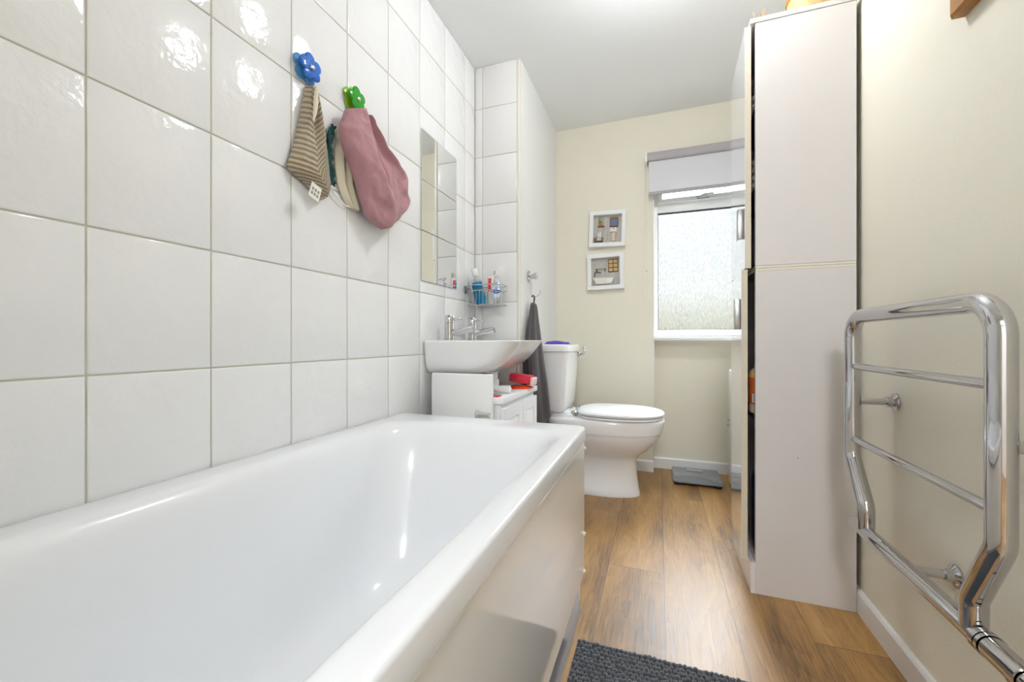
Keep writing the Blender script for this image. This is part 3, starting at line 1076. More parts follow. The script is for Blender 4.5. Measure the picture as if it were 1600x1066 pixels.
hanging(L, Rr, lambda v: 0.048 + 0.026 * math.sin(PI * v), fold_b, XL + 0.032, material='pink', name='front_drape', parent=pk, seed=8, crease=0.018, dy=0.017)
L = [(1.000, 1.515), (1.015, 1.47), (1.035, 1.42), (1.060, 1.37), (1.090, 1.30), (1.110, 1.25), (1.115, 1.22), (1.108, 1.20)]
Rr = [(1.022, 1.505), (1.060, 1.475), (1.110, 1.440), (1.165, 1.418), (1.222, 1.398), (1.222, 1.345), (1.243, 1.303), (1.130, 1.20)]
hanging(L, Rr, lambda v: 0.040 + 0.020 * math.sin(PI * v), lambda u, v: 0.20 * math.cos(10 * u - 3 * v) - 0.2 * math.exp(-((u - 0.25) / 0.12) ** 2), XL + 0.027, material='pink', name='back_drape', parent=pk, seed=9, crease=0.011, dy=0.014)

# ------------------------------------------------------------------ wire basket in the corner with toiletries
wb = thing('wire_basket', 'chrome wire basket of toiletries in the tiled corner above the basin', 'basket', (-0.79, 1.84, 0.985))
kx0, kx1, ky0, ky1, kz0, kz1 = -0.880, -0.705, 1.785, 1.893, 0.988, 1.085
m = MB()
for z, r in ((kz1, 0.0026), (kz1 - 0.027, 0.0020), (kz0, 0.0022)):
    m.tube(rrect(kx0, kx1, ky0, ky1, 0.018, z, 5), r, 8, closed=True)
obj('rails', m, 'chrome', wb)
for k in range(9):
    x = kx0 + 0.018 + k * (kx1 - kx0 - 0.036) / 8
    m = MB()
    m.tube(fillet([(x, ky0, kz1 - 0.027), (x, ky0, kz0 - 0.003), (x, ky1, kz0 - 0.003), (x, ky1, kz1 - 0.027)], 0.012, 4), 0.0014, 6)
    obj('wire', m, 'chrome', wb)
for (p, ax) in (((XL + 0.0015, 1.800, 1.066), (1, 0, 0)), ((-0.79, YC - 0.0012, 1.070), (0, -1, 0))):
    m = MB()
    m.lathe([(0.020, 0), (0.020, 0.002), (0.012, 0.006), (0.007, 0.007), (0.007, 0.0105)], p, ax, 18)
    obj('suction_cup', m, 'steel', wb)

mw = thing('mouthwash_bottle', 'bottle of blue mouthwash with white cap leaning in the wire basket', 'bottle', (-0.815, 1.82, 0.99))
tilt = Matrix.Translation((-0.825, 1.836, 0.9965)) @ Matrix.Rotation(-0.16, 4, 'Y') @ Matrix.Rotation(0.13, 4, 'X')


def tilted(prof, sx, sy, mi=0, seg=24, mtx=None):
    m = MB()
    m.lathe(prof, (0, 0, 0), seg=seg, sx=sx, sy=sy)
    bmesh.ops.transform(m.bm, matrix=mtx, verts=m.bm.verts)
    return m


obj('liquid', tilted([(0.0, 0.0), (0.025, 0.001), (0.027, 0.006), (0.027, 0.092), (0.025, 0.108), (0.0, 0.109)], 1.0, 0.72, mtx=tilt), 'tealliquid', mw)
obj('bottle_neck', tilted([(0.0, 0.1095), (0.0252, 0.110), (0.0235, 0.120), (0.017, 0.131), (0.0125, 0.135), (0.0125, 0.140)], 1.0, 0.72, mtx=tilt), 'clear', mw)
obj('cap', tilted([(0.0145, 0.140), (0.0155, 0.142), (0.0155, 0.172), (0.0145, 0.174), (0.0, 0.1745)], 1.0, 1.0, mtx=tilt), 'white', mw)
m = tilted([(0.0274, 0.045), (0.0275, 0.080)], 1.0, 0.72, mtx=tilt)
obj('bottle_label', m, 'tealdeep', mw)
m = tilted([(0.0277, 0.068), (0.0277, 0.071)], 1.0, 0.72, mtx=tilt)
obj('label_band', m, 'leaf', mw)

hw = thing('hand_wash_bottle', 'clear pump bottle of hand wash with a blue label in the wire basket', 'bottle', (-0.738, 1.832, 0.99))
hx, hy, hz = -0.742, 1.836, 0.990
m = MB()
m.lathe([(0.0, 0.0), (0.030, 0.001), (0.032, 0.006), (0.032, 0.060), (0.0305, 0.080), (0.024, 0.095), (0.014, 0.104), (0.0115, 0.107), (0.0, 0.1075)], (hx, hy, hz), seg=28, sy=0.68)
obj('bottle_body', m, 'clear', hw)
m = MB()
m.lathe([(0.0135, 0.108), (0.0135, 0.120), (0.006, 0.122), (0.0045, 0.124), (0.0045, 0.134), (0.011, 0.135), (0.012, 0.141), (0.010, 0.146), (0.0, 0.147)], (hx, hy, hz), seg=18)
m.tube([(hx, hy, hz + 0.141), (hx + 0.012, hy - 0.012, hz + 0.141), (hx + 0.020, hy - 0.021, hz + 0.135)], [0.006, 0.005, 0.004], 10)
obj('pump', m, 'plastic', hw)
# label faces the room, turned a little towards the bath
lm = Matrix.Translation((hx + 0.008, hy - 0.0232, hz + 0.058)) @ Matrix.Rotation(0.30, 4, 'Z') @ Matrix.Rotation(PI / 2, 4, 'X')


def flat_shape(name, pts, material, parent, lift, mtx):
    m = MB()
    m.loft([[(x, y, lift) for x, y in pts], [(x, y, lift + 0.0004) for x, y in pts]])
    bmesh.ops.transform(m.bm, matrix=mtx, verts=m.bm.verts)
    return obj(name, m, material, parent, smooth=False)


circ = lambda rx, ry, cy=0, n=28: [(rx * math.cos(2 * PI * k / n), cy + ry * math.sin(2 * PI * k / n)) for k in range(n)]
fl = flat_shape('bottle_label', circ(0.0205, 0.034), 'paleprint', hw, 0.0, lm)
flat_shape('label_band', circ(0.0215, 0.0095, 0.004), 'navy', fl, 0.0006, lm)
flat_shape('label_drop', [(0, 0.031), (0.009, 0.016), (-0.009, 0.016)], 'skyblue', fl, 0.0006, lm)
flat_shape('label_ring', circ(0.0135, 0.0125, -0.018), 'skyblue', fl, 0.0006, lm)
flat_shape('label_text_panel', circ(0.0115, 0.010, -0.017), 'white', fl, 0.0012, lm)
text_mesh('label_lettering', 'Carex', 0.0145, lm @ Matrix.Translation((0, 0.0042, 0.0013)), 'white', fl)

tb = thing('toothpaste_tube', 'white and red toothpaste tube standing in the wire basket', 'toothpaste', (-0.80, 1.865, 0.99))
m = MB()
m.loft([rrect(-0.7985, -0.7715, 1.853, 1.883, 0.010, 0.9915), rrect(-0.798, -0.772, 1.858, 1.878, 0.008, 1.05), rrect(-0.798, -0.772, 1.8655, 1.8705, 0.002, 1.128), rrect(-0.798, -0.772, 1.867, 1.869, 0.0008, 1.136)])
obj('tube_body', m, 'white', tb)
m = MB()
m.loft([rrect(-0.7975, -0.7815, 1.8570, 1.8590, 0.0008, 1.06), rrect(-0.7975, -0.7815, 1.8640, 1.8655, 0.0006, 1.126)])
obj('tube_print', m, 'red', tb)
tbm = thing('toothbrush', 'white toothbrush standing head up behind the hand wash bottle', 'toothbrush', (-0.765, 1.872, 0.99))
m = MB()
m.tube([(-0.764, 1.874, 0.992), (-0.764, 1.876, 1.05), (-0.763, 1.878, 1.11), (-0.762, 1.880, 1.135), (-0.762, 1.880, 1.165)], [0.0055, 0.006, 0.004, 0.0028, 0.005], 10)
obj('brush_handle', m, 'white', tbm)
m = MB()
m.box(-0.774, -0.7665, 1.876, 1.884, 1.143, 1.165, 0.001)
obj('bristles', m, 'greyplastic', tbm)
m = MB()
m.lathe([(0.0, 0.0), (0.015, 0.001), (0.017, 0.052), (0.0185, 0.054), (0.0185, 0.068), (0.013, 0.070), (0.0, 0.0705)], (-0.800, 1.874, 0.9905), seg=18)
tag(obj('clear_pot', m, 'clear'), 'little clear lidded pot at the back of the wire basket', 'pot')

# ------------------------------------------------------------------ wall hook and charcoal towel on the side of the column
hk = thing('suction_hook', 'round chrome wall hook holding a wire hook and the dark towel', 'hook', (XC, 2.056, 1.156))
m = MB()
m.lathe([(0.030, 0), (0.0305, 0.003), (0.026, 0.007), (0.015, 0.010), (0.011, 0.012), (0.011, 0.030), (0.0165, 0.031), (0.0170, 0.044), (0.013, 0.047), (0.0, 0.0475)], (XC + 0.0012, 2.056, 1.156), (1, 0, 0), 26)
obj('hook_base', m, 'chrome', hk)
m = MB()
px_ = XC + 0.022
m.tube(resample([(px_, 2.056, 1.1445), (px_ + .004, 2.050, 1.125), (px_, 2.046, 1.098), (px_ - .004, 2.040, 1.070), (px_ + .006, 2.046, 1.050), (px_ + .022, 2.056, 1.048), (px_ + .036, 2.062, 1.062), (px_ + .040, 2.066, 1.080)], 30), 0.0016, 8)
obj('wire_hook', m, 'chrome', hk)

dt = thing('bath_towel', 'charcoal grey towel hanging on the wire hook between basin and toilet', 'towel', (XC + 0.03, 2.04, 1.0))
m = MB()
m.tube(resample([(-0.628, 2.047, 1.046), (-0.621, 2.051, 1.0525), (-0.616, 2.055, 1.045), (-0.617, 2.053, 1.02), (-0.620, 2.050, 1.005)], 12), [0.0045] * 12, 8)
obj('hanging_loop', m, 'charcoal', dt)
rings = []
prof = [(1.015, -0.622, 2.050, 0.010, 0.014), (1.005, -0.618, 2.048, 0.016, 0.020), (0.98, -0.616, 2.044, 0.020, 0.026), (0.92, -0.612, 2.034, 0.026, 0.042), (0.84, -0.606, 2.020, 0.034, 0.062),
        (0.74, -0.598, 2.004, 0.043, 0.080), (0.64, -0.590, 1.998, 0.051, 0.086), (0.54, -0.585, 2.000, 0.056, 0.082), (0.46, -0.582, 2.006, 0.058, 0.074), (0.41, -0.578, 2.014, 0.056, 0.062), (0.385, -0.574, 2.022, 0.050, 0.050)]
N = 44
pr = resample(prof, 40)
for i, (z, cx, cy, rx, ry) in enumerate(pr):
    v = i / 39
    ring = []
    for k in range(N):
        a = 2 * PI * k / N
        f = 1 + (0.14 * math.cos(5 * a + 1.2 * v) + 0.07 * math.cos(9 * a + 2)) * min(1, 0.3 + v)
        zz = z + 0.045 * v ** 6 * math.cos(3 * a + 0.4)
        x = max(XC + 0.003, cx + rx * f * math.cos(a))
        y = min(2.083, cy + ry * f * math.sin(a))
        ring.append((x, y, zz))
    rings.append(ring)
m = MB()
m.loft(rings)
obj('towel_cloth', m, 'charcoal', dt, angle=80)

# ------------------------------------------------------------------ toilet
tl = thing('toilet', 'white close-coupled toilet with closed lid by the back wall', 'toilet', (-0.3, 2.26, 0))
TY = 2.258


def pan_ring(z, xa, xb, hw_, back=0.5, n=40, e=2.35):
    """plan outline: blunt at the wall end, rounded in front"""
    pts = []
    cx = (xa + xb) / 2
    for k in range(n):
        a = 2 * PI * k / n
        c, s = math.cos(a), math.sin(a)
        ex = 2.2 if c > 0 else 4.0
        x = cx + (xb - xa) / 2 * math.copysign(abs(c) ** (2 / ex), c)
        y = TY + hw_ * math.copysign(abs(s) ** (2 / e), s)
        pts.append((x, y, z))
    return pts


m = MB()
P = [(0.0, -0.56, -0.092, 0.102), (0.012, -0.56, -0.092, 0.103), (0.03, -0.555, -0.097, 0.096), (0.08, -0.50, -0.104, 0.084), (0.14, -0.45, -0.110, 0.078), (0.185, -0.43, -0.110, 0.081),
     (0.208, -0.425, -0.096, 0.094), (0.235, -0.43, -0.062, 0.117), (0.270, -0.46, -0.026, 0.142), (0.300, -0.51, -0.002, 0.157), (0.320, -0.55, 0.008, 0.165), (0.329, -0.56, 0.010, 0.166), (0.334, -0.57, 0.015, 0.171), (0.342, -0.59, 0.018, 0.173), (0.362, -0.61, 0.024, 0.175), (0.376, -0.62, 0.028, 0.177), (0.394, -0.635, 0.032, 0.178), (0.404, -0.636, 0.030, 0.176), (0.408, -0.634, 0.024, 0.170)]
m.loft([pan_ring(*p) for p in P])
obj('pan', m, 'ceramic', tl, angle=70)
for s in (-1, 1):
    m = MB()
    m.tube([(-0.40, TY + s * 0.094, 0.015), (-0.40, TY + s * 0.112, 0.018), (-0.40, TY + s * 0.118, 0.018)], [0.012, 0.012, 0.008], 10)
    obj('floor_fixing', m, 'ceramic', tl)
m = MB()
m.loft([rrect(-0.640, -0.43, TY - 0.11, TY + 0.11, 0.03, 0.3945), rrect(-0.640, -0.43, TY - 0.11, TY + 0.11, 0.03, 0.415), rrect(-0.640, -0.455, TY - 0.10, TY + 0.10, 0.03, 0.432)])
obj('pan_shelf', m, 'ceramic', tl)


def lid_ring(z, ins):
    return [(x, y, z) for x, y, _ in pan_ring(0, -0.420 + ins, 0.030 - ins, 0.184 - ins, e=2.25)]


m = MB()
m.loft([lid_ring(0.4100, 0.012), lid_ring(0.413, 0.006), lid_ring(0.421, 0.006), lid_ring(0.424, 0.012)])
obj('seat', m, 'plastic', tl, angle=50)
m = MB()
m.loft([lid_ring(0.4255, 0.012), lid_ring(0.428, 0.003), lid_ring(0.437, 0.000), lid_ring(0.444, 0.006), lid_ring(0.449, 0.022), lid_ring(0.453, 0.06), lid_ring(0.4545, 0.11)])
obj('lid', m, 'plastic', tl, angle=50)
for s in (-1, 1):
    m = MB()
    m.lathe([(0.016, 0), (0.016, 0.022), (0.012, 0.026)], (-0.432, TY + s * 0.075, 0.409), seg=16)
    obj('hinge', m, 'chrome', tl)
# cistern
m = MB()
cy0, cy1 = 2.098, 2.418
xc0 = XC + 0.004


def cis(z, front, side):
    return rrect(xc0, -0.446 - front, cy0 + side, cy1 - side, (0.03, 0.005, 0.005, 0.03), z, 6)


m.loft([cis(0.4325, 0.040, 0.030), cis(0.440, 0.028, 0.020), cis(0.47, 0.020, 0.013), cis(0.60, 0.009, 0.006), cis(0.757, 0.003, 0.001)])
obj('cistern', m, 'ceramic', tl, angle=50)
m = MB()
m.loft([rrect(xc0, -0.440, cy0 - 0.006, cy1 + 0.006, (.034, .006, .006, .034), z, 6) for z in (0.758, 0.780)] + [rrect(xc0, -0.443, cy0 - .003, cy1 + .003, (.034, .006, .006, .034), 0.789, 6), rrect(xc0, -0.452, cy0 + .006, cy1 - .006, (.034, .006, .006, .034), 0.794, 6), rrect(xc0, -0.48, cy0 + .03, cy1 - .03, (.03, .006, .006, .03), 0.796, 6)])
obj('cistern_lid', m, 'ceramic', tl, angle=40)
m = MB()
m.lathe([(0.013, 0), (0.013, 0.012), (0.009, 0.016)], (-0.448, 2.375, 0.735), (1, 0, 0), 16)
m.tube(resample([(-0.428, 2.375, 0.735), (-0.418, 2.385, 0.738), (-0.412, 2.400, 0.750), (-0.413, 2.408, 0.768), (-0.420, 2.408, 0.782)], 14), [0.006] * 3 + [0.009] * 9 + [0.007, 0.003], 12)
o = obj('flush_lever', m, 'chrome', tl)
o['label'] = 'chrome flush lever'
m = MB()
m.lathe([(0.004, 0), (0.0045, 0.004), (0.003, 0.006)], (-0.62, TY - 0.1105, 0.405), (0, -1, 0), 10)
obj('fixing_hole', m, 'black', tl)
crumple('violet_cloth', -0.535, 2.235, 0.7965, 0.075, 0.075, 0.016, 'purple', 12, 'crumpled violet cloth lying on the toilet cistern lid', 'cloth')


# ------------------------------------------------------------------ box frames with bathroom miniatures
def box_frame(cx, cz, tilt_, label):
    t = thing('box_frame', label, 'picture frame', (cx, YB, cz), 'box frames on the cream wall')
    h, wd, dp = 0.1145, 0.026, 0.034
    Rt = Matrix.Rotation(tilt_, 3, 'Y')
    pv = (cx, YB - 0.02, cz)
    y0, y1 = YB - 0.0005 - dp, YB - 0.0005

    def B(name, x0, x1, z0, z1, ya, yb, material, parent, bev=0.0008):
        m = MB()
        m.box(cx + x0, cx + x1, ya, yb, cz + z0, cz + z1, bev, seg=1, rot=Rt, pivot=pv)
        return obj(name, m, material, parent)
    m = MB()
    rect_frame(m, 'y', cx - h, cx + h, cz - h, cz + h, wd, y0, y1, 0.002)
    bmesh.ops.rotate(m.bm, cent=Vector(pv), matrix=Rt, verts=m.bm.verts)
    i = h - wd
    obj('frame', m, 'white', t)
    m = MB()
    for k in range(6):
        m.box(cx - i + k * 2 * i / 6 + 0.0006, cx - i + (k + 1) * 2 * i / 6 - 0.0006, y1 - 0.004, y1 - 0.001, cz - i, cz + i, 0.0008, seg=1, rot=Rt, pivot=pv)
    obj('backing_board', m, 'boarding', t)
    return t, B, y1 - 0.0045


t, B, yb = box_frame(-0.308, 1.530, 0.03, 'white box frame with miniature mirror and washstand, upper of the two on the cream wall')
f = B('miniature_mirror', 0.012, 0.066, 0.014, 0.074, yb - 0.005, yb, 'brown', t)
B('mirror_glass', 0.018, 0.060, 0.020, 0.062, yb - 0.0065, yb - 0.004, 'slate', f)
B('miniature_shelf', -0.062, -0.020, 0.018, 0.023, yb - 0.014, yb, 'brown', t)
B('miniature_cabinet', -0.054, -0.034, 0.0235, 0.046, yb - 0.009, yb, 'honey', t)
m = MB(); m.lathe([(0.001, 0), (0.010, 0.006), (0.011, 0.014), (0.001, 0.02)], (-0.308 - 0.046, yb - 0.012, 1.530 + 0.048), seg=12)
obj('miniature_plant', m, 'leaf', t)
B('miniature_washbasin', 0.014, 0.062, -0.020, -0.004, yb - 0.018, yb, 'tagwhite', t, 0.004)
B('basin_pedestal', 0.026, 0.050, -0.078, -0.021, yb - 0.010, yb, 'creamplastic', t, 0.002)
for dx in (0.018, 0.042):
    B('miniature_cup', dx, dx + 0.016, -0.0035, 0.009, yb - 0.012, yb - 0.002, 'white', t, 0.002)
B('miniature_chair', -0.082, -0.030, -0.080, -0.052, yb - 0.016, yb, 'brown', t, 0.003)
m = MB(); m.lathe([(0.001, 0), (0.016, 0.003), (0.018, 0.014), (0.012, 0.026), (0.001, 0.031)], (-0.308 - 0.052, yb - 0.018, 1.530 - 0.076), seg=14)
rb = obj('miniature_rabbit', m, 'boarding', t)
m = MB()
for dx in (-0.008, 0.008):
    m.tube([(-0.36 + dx * 0.6, yb - 0.018, 1.483), (-0.36 + dx, yb - 0.016, 1.512)], [0.005, 0.003], 8)
obj('ears', m, 'white', rb)

t, B, yb = box_frame(-0.320, 1.257, -0.015, 'white box frame with miniature bath and shelf, lower of the two on the cream wall')
B('miniature_shelf', -0.064, 0.004, 0.022, 0.040, yb - 0.012, yb, 'boarding', t, 0.001)
for dx in (-0.060, -0.008):
    B('shelf_bracket', dx, dx + 0.006, 0.006, 0.0215, yb - 0.008, yb, 'brown', t)
f = B('miniature_window', 0.016, 0.078, -0.004, 0.080, yb - 0.005, yb, 'brown', t)
for a, b in ((0.021, 0.044), (0.050, 0.073)):
    for c, d in ((0.002, 0.022), (0.028, 0.048), (0.054, 0.074)):
        B('window_pane', a, b, c, d, yb - 0.0062, yb - 0.0045, 'wicker', f, 0.0003)
m = MB()
m.tube(resample([(-0.320 - 0.070, yb - 0.010, 1.257 - 0.030), (-0.320 - 0.070, yb - 0.010, 1.257 - 0.006), (-0.320 - 0.050, yb - 0.010, 1.257 + 0.0), (-0.320 - 0.030, yb - 0.010, 1.257 - 0.006)], 12), 0.0025, 8)
obj('miniature_tap', m, 'black', t)
m = MB()
m.loft([rrect(-0.320 - 0.060, -0.320 + 0.036, yb - 0.022, yb - 0.002, 0.008, 1.257 - 0.078), rrect(-0.320 - 0.074, -0.320 + 0.052, yb - 0.026, yb - 0.001, 0.010, 1.257 - 0.050), rrect(-0.320 - 0.078, -0.320 + 0.058, yb - 0.028, yb - 0.001, 0.010, 1.257 - 0.040)])
obj('miniature_bath', m, 'tagwhite', t)
m = MB()
m.box(-0.320 + 0.008, -0.320 + 0.042, yb - 0.0295, yb - 0.0275, 1.257 - 0.072, 1.257 - 0.042, 0.0005)
obj('miniature_towel', m, 'white', t)

# ------------------------------------------------------------------ roller blind
rb = thing('roller_blind', 'pale roller blind with lilac-grey rail, rolled down over the window top', 'blind', (0.24, 2.63, 1.95))
bl0, bl1 = -0.066, 0.562
m = MB()
m.loft([[(x, 2.605 + dy, 1.93 + dz) for dy, dz in ((0.060, 0.028), (0.004, 0.028), (0.0, 0.022), (0.0, -0.012), (0.006, -0.022), (0.014, -0.024), (0.060, -0.010))] for x in (bl0, bl1)])
obj('cassette', m, 'blindgrey', rb, angle=60)
m = MB()
m.box(bl0 - 0.012, bl0 - 0.0005, 2.603, 2.674, 1.905, 1.962, 0.003)
obj('end_bracket', m, 'plastic', rb)
m = MB()
m.box(bl0 + 0.010, bl1 - 0.010, 2.6215, 2.6235, 1.722, 1.920)
obj('fabric', m, 'blind', rb, smooth=False)
m = MB()
m.box(bl0 + 0.010, bl1 - 0.010, 2.616, 2.629, 1.702, 1.7215, 0.003)
obj('bottom_bar', m, 'blindgrey', rb)
m = MB()
m.tube(resample([(bl0 - 0.008, 2.625, 1.905), (bl0 - 0.012, 2.627, 1.6), (bl0 - 0.016, 2.632, 1.3), (bl0 - 0.018, 2.634, 1.08), (bl0 - 0.014, 2.640, 1.03), (bl0 - 0.006, 2.640, 1.035), (bl0 - 0.002, 2.640, 1.09), (bl0 - 0.002, 2.636, 1.4), (bl0 - 0.004, 2.63, 1.905)], 60), 0.0014, 6)
obj('pull_chain', m, 'cordwhite', rb)
m = MB()
m.lathe([(0.001, 0), (0.004, 0.002), (0.004, 0.008), (0.001, 0.010)], (bl0 - 0.0035, 2.634, 1.24), seg=10)
obj('chain_joiner', m, 'greyplastic', rb)

# ------------------------------------------------------------------ tall cabinet
tcb = thing('tall_cabinet', 'tall white bathroom cabinet with glossy doors ajar, against the right wall', 'cabinet', (0.42, 1.67, 0))
cx0, cx1, cya, cyb = 0.2945, 0.560, 1.500, 1.836
m = MB()
m.box(cx0, cx1, cya, cya + 0.016, 0.0, 1.0415, 0.0008, seg=1)
sp_ = obj('lower_side_panel', m, 'melamine', tcb)
m = MB()
m.lathe([(0.0022, 0), (0.0022, 0.0004)], (0.41, cya - 0.0001, 0.45), (0, -1, 0), 8, sx=0.6, sy=1.6)
obj('stain', m, 'wicker', sp_)
m = MB()
m.box(cx0, cx1, cya, cya + 0.016, 1.0585, 1.8415, 0.0008, seg=1)
obj('upper_side_panel', m, 'melamine', tcb)
m = MB()
m.box(cx0 - 0.0, cx1, cya + 0.0005, cyb, 1.042, 1.0495, 0.0008, seg=1)
m.box(cx0 - 0.0, cx1, cya + 0.0005, cyb, 1.0503, 1.058, 0.0008, seg=1)
obj('middle_boards', m, 'screwcap', tcb)
m = MB()
m.box(cx0, cx1, cyb - 0.016, cyb, 0.0, 1.0415)
m.box(cx0, cx1, cyb - 0.016, cyb, 1.0585, 1.8415)
obj('far_side_panel', m, 'melamine', tcb)
m = MB()
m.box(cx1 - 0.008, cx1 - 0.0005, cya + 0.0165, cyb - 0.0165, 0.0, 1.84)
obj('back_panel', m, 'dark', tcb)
m = MB()
m.box(0.279, cx1 + 0.003, cya - 0.002, cyb + 0.002, 1.842, 1.858, 0.001, seg=1)
obj('top_board', m, 'melamine', tcb)
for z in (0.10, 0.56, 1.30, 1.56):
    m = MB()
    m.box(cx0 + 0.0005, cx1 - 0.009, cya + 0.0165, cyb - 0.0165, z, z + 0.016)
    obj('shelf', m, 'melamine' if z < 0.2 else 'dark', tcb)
m = MB()
m.box(0.2805, 0.2943, cya + 0.0, cyb, 0.0, 0.100, 0.0006, seg=1)
obj('plinth', m, ['door'], tcb)


def cab_door(xn, z0, z1, hz, name='door'):
    """door hinged at its far edge, swung out so that its near outer corner sits at xn"""
    far = Vector((0.2750, cyb))
    L_ = cyb - cya
    d = Vector((xn - far.x, 0))
    ang = math.asin((far.x - xn) / L_)
    Rz = Matrix.Rotation(-ang, 3, 'Z')
    pv = (0.2750, cyb, 0)
    m = MB()
    m.box(0.2750, 0.2930, cya, cyb, z0, z1, 0.0006, seg=1, rot=Rz, pivot=pv)
    o = obj(name, m, ['door', 'edge'], tcb)
    # the board's cut edges are beige
    for p in o.data.polygons:
        if p.normal.y < -0.7 or abs(p.normal.z) > 0.7:
            p.material_index = 1
    m = MB()
    m.box(0.2570, 0.2748, cya + 0.022, cya + 0.032, hz, hz + 0.100, 0.0015, rot=Rz, pivot=pv)
    m.box(0.2570, 0.2600, cya + 0.032, cya + 0.052, hz, hz + 0.100, 0.001, rot=Rz, pivot=pv)
    hd = obj('handle', m, 'steel', o)
    hd['label'] = 'brushed steel edge handle'
    return o


cab_door(0.2540, 0.106, 1.0475, 0.855)
cab_door(0.2640, 1.0520, 1.8350, 1.153)

# things seen through the gap of the doors
def folded(name, x, y0, y1, z, h, material, label):
    m = MB()
    for k in range(2):
        m.box(x, x + 0.20, y0, y1, z + k * h / 2 + 0.0006, z + (k + 1) * h / 2, h * 0.22, seg=3)
    return tag(obj(name, m, material, angle=80), label, 'towel', 'folded linen in the tall cabinet')


folded('folded_towel', 0.291, 1.525, 1.70, 1.5765, 0.055, 'linen', 'folded white towel on the upper shelf of the tall cabinet, seen through the door gap')
folded('folded_towel', 0.291, 1.525, 1.70, 1.3165, 0.05, 'linen', 'lower folded pale towel on the shelf below, seen through the tall cabinet door gap')
folded('folded_towel', 0.291, 1.525, 1.70, 1.3670, 0.05, 'oldlinen', 'olive folded towel on top of a pale one inside the tall cabinet')
m = MB()
m.tube(resample([(0.312, 1.54, 1.064), (0.306, 1.54, 1.10), (0.303, 1.55, 1.14), (0.306, 1.56, 1.18), (0.32, 1.57, 1.20), (0.34, 1.58, 1.16), (0.35, 1.59, 1.10), (0.35, 1.6, 1.066)], 30), 0.004, 8)
tag(obj('cable', m, 'cable'), 'looped teal cable at the bottom of the upper cupboard, behind the ajar door', 'cable')
t = thing('cleaner_bottle', 'orange labelled bottle with a yellow band behind the ajar lower cabinet door', 'bottle', (0.325, 1.55, 0.577))
m = MB()
m.lathe([(0.0, 0), (0.027, 0.001), (0.028, 0.004), (0.028, 0.125), (0.024, 0.140), (0.012, 0.152), (0.012, 0.16), (0.0, 0.161)], (0.3135, 1.552, 0.577), seg=24)
obj('bottle_body', m, 'creamplastic', t)
m = MB()
m.lathe([(0.0286, 0.030), (0.0286, 0.118)], (0.3135, 1.552, 0.577), seg=24)
lb = obj('bottle_label', m, 'orange', t)
m = MB()
m.lathe([(0.0288, 0.118), (0.0288, 0.128)], (0.3135, 1.552, 0.577), seg=24)
obj('label_band', m, 'yellow', t)
# barcode on the label, facing the gap
bm_ = Matrix.Translation((0.3135, 1.552, 0.577 + 0.05)) @ Matrix.Rotation(-2.15 + PI / 2, 4, 'Z') @ Matrix.Translation((0, -0.0288, 0)) @ Matrix.Rotation(PI / 2, 4, 'X')
flat_shape('barcode_panel', [(-0.008, -0.014), (0.008, -0.014), (0.008, 0.014), (-0.008, 0.014)], 'white', lb, 0.0, bm_)
m = MB()
for k, wv_ in enumerate((2, 1, 3, 1, 2, 2, 1, 3, 1, 2)):
    z = -0.012 + k * 0.0025
    m.loft([[(-0.006, z, q), (0.006, z, q), (0.006, z + 0.0005 * wv_, q), (-0.006, z + 0.0005 * wv_, q)] for q in (0.0005, 0.0008)])
bmesh.ops.transform(m.bm, matrix=bm_, verts=m.bm.verts)
obj('barcode_lines', m, 'black', lb, smooth=False)
m = MB()
m.lathe([(0.010, 0), (0.013, 0.001), (0.013, 0.02), (0.008, 0.03), (0.008, 0.06), (0.0, 0.061)], (0.3085, 1.60, 0.577), seg=16)
tag(obj('red_bottle', m, 'red'), 'small red bottle behind the orange labelled one in the tall cabinet', 'bottle')
t = thing('shampoo_bottle', 'dark blue glossy bottle low in the tall cabinet behind the ajar door', 'bottle', (0.34, 1.56, 0.117))
m = MB()
m.lathe([(0.0, 0), (0.040, 0.001), (0.042, 0.006), (0.042, 0.24), (0.036, 0.262), (0.016, 0.272), (0.0, 0.2725)], (0.337, 1.566, 0.117), seg=24)
obj('bottle_body', m, 'bluebag', t)
m = MB()
m.lathe([(0.018, 0.2727), (0.018, 0.30), (0.0, 0.3005)], (0.337, 1.566, 0.117), seg=18)
obj('cap', m, 'black', t)

# on top of the tall cabinet
bk = thing('bamboo_bowl', 'pale bamboo bowl on top of the tall cabinet near the wall', 'bowl', (0.468, 1.572, 1.8585))
m = MB()
m.lathe([(0.0, 0.0), (0.058, 0.0), (0.0625, 0.004), (0.066, 0.03), (0.068, 0.075), (0.069, 0.08), (0.065, 0.082), (0.060, 0.03), (0.05, 0.008), (0.0, 0.007)], (0.468, 1.572, 1.8585), seg=36)
obj('bowl_body', m, 'wicker', bk)
m = MB()
m.lathe([(0.0690, 0.066), (0.0712, 0.069), (0.0712, 0.080), (0.0695, 0.084)], (0.468, 1.572, 1.8585), seg=36)
obj('rim', m, 'honey', bk)
df = thing('reed_diffuser', 'small white pot of reed sticks on the front corner of the tall cabinet', 'diffuser', (0.324, 1.60, 1.8585))
m = MB()
m.lathe([(0.0, 0), (0.018, 0.001), (0.019, 0.02), (0.013, 0.03), (0.009, 0.034), (0.0, 0.0345)], (0.324, 1.60, 1.8585), seg=18)
obj('pot', m, 'white', df)
for x_, dy, z_ in ((0.3055, -0.004, 1.946), (0.316, 0.006, 1.934), (0.323, -0.006, 1.932), (0.337, 0.0, 1.950), (0.343, -0.004, 1.953)):
    m = MB()
    m.tube([(0.324 + (x_ - 0.324) * 0.15, 1.60 + dy * 0.2, 1.890), (x_, 1.60 + dy, z_)], 0.0016, 6)
    obj('reed', m, 'twig', df)

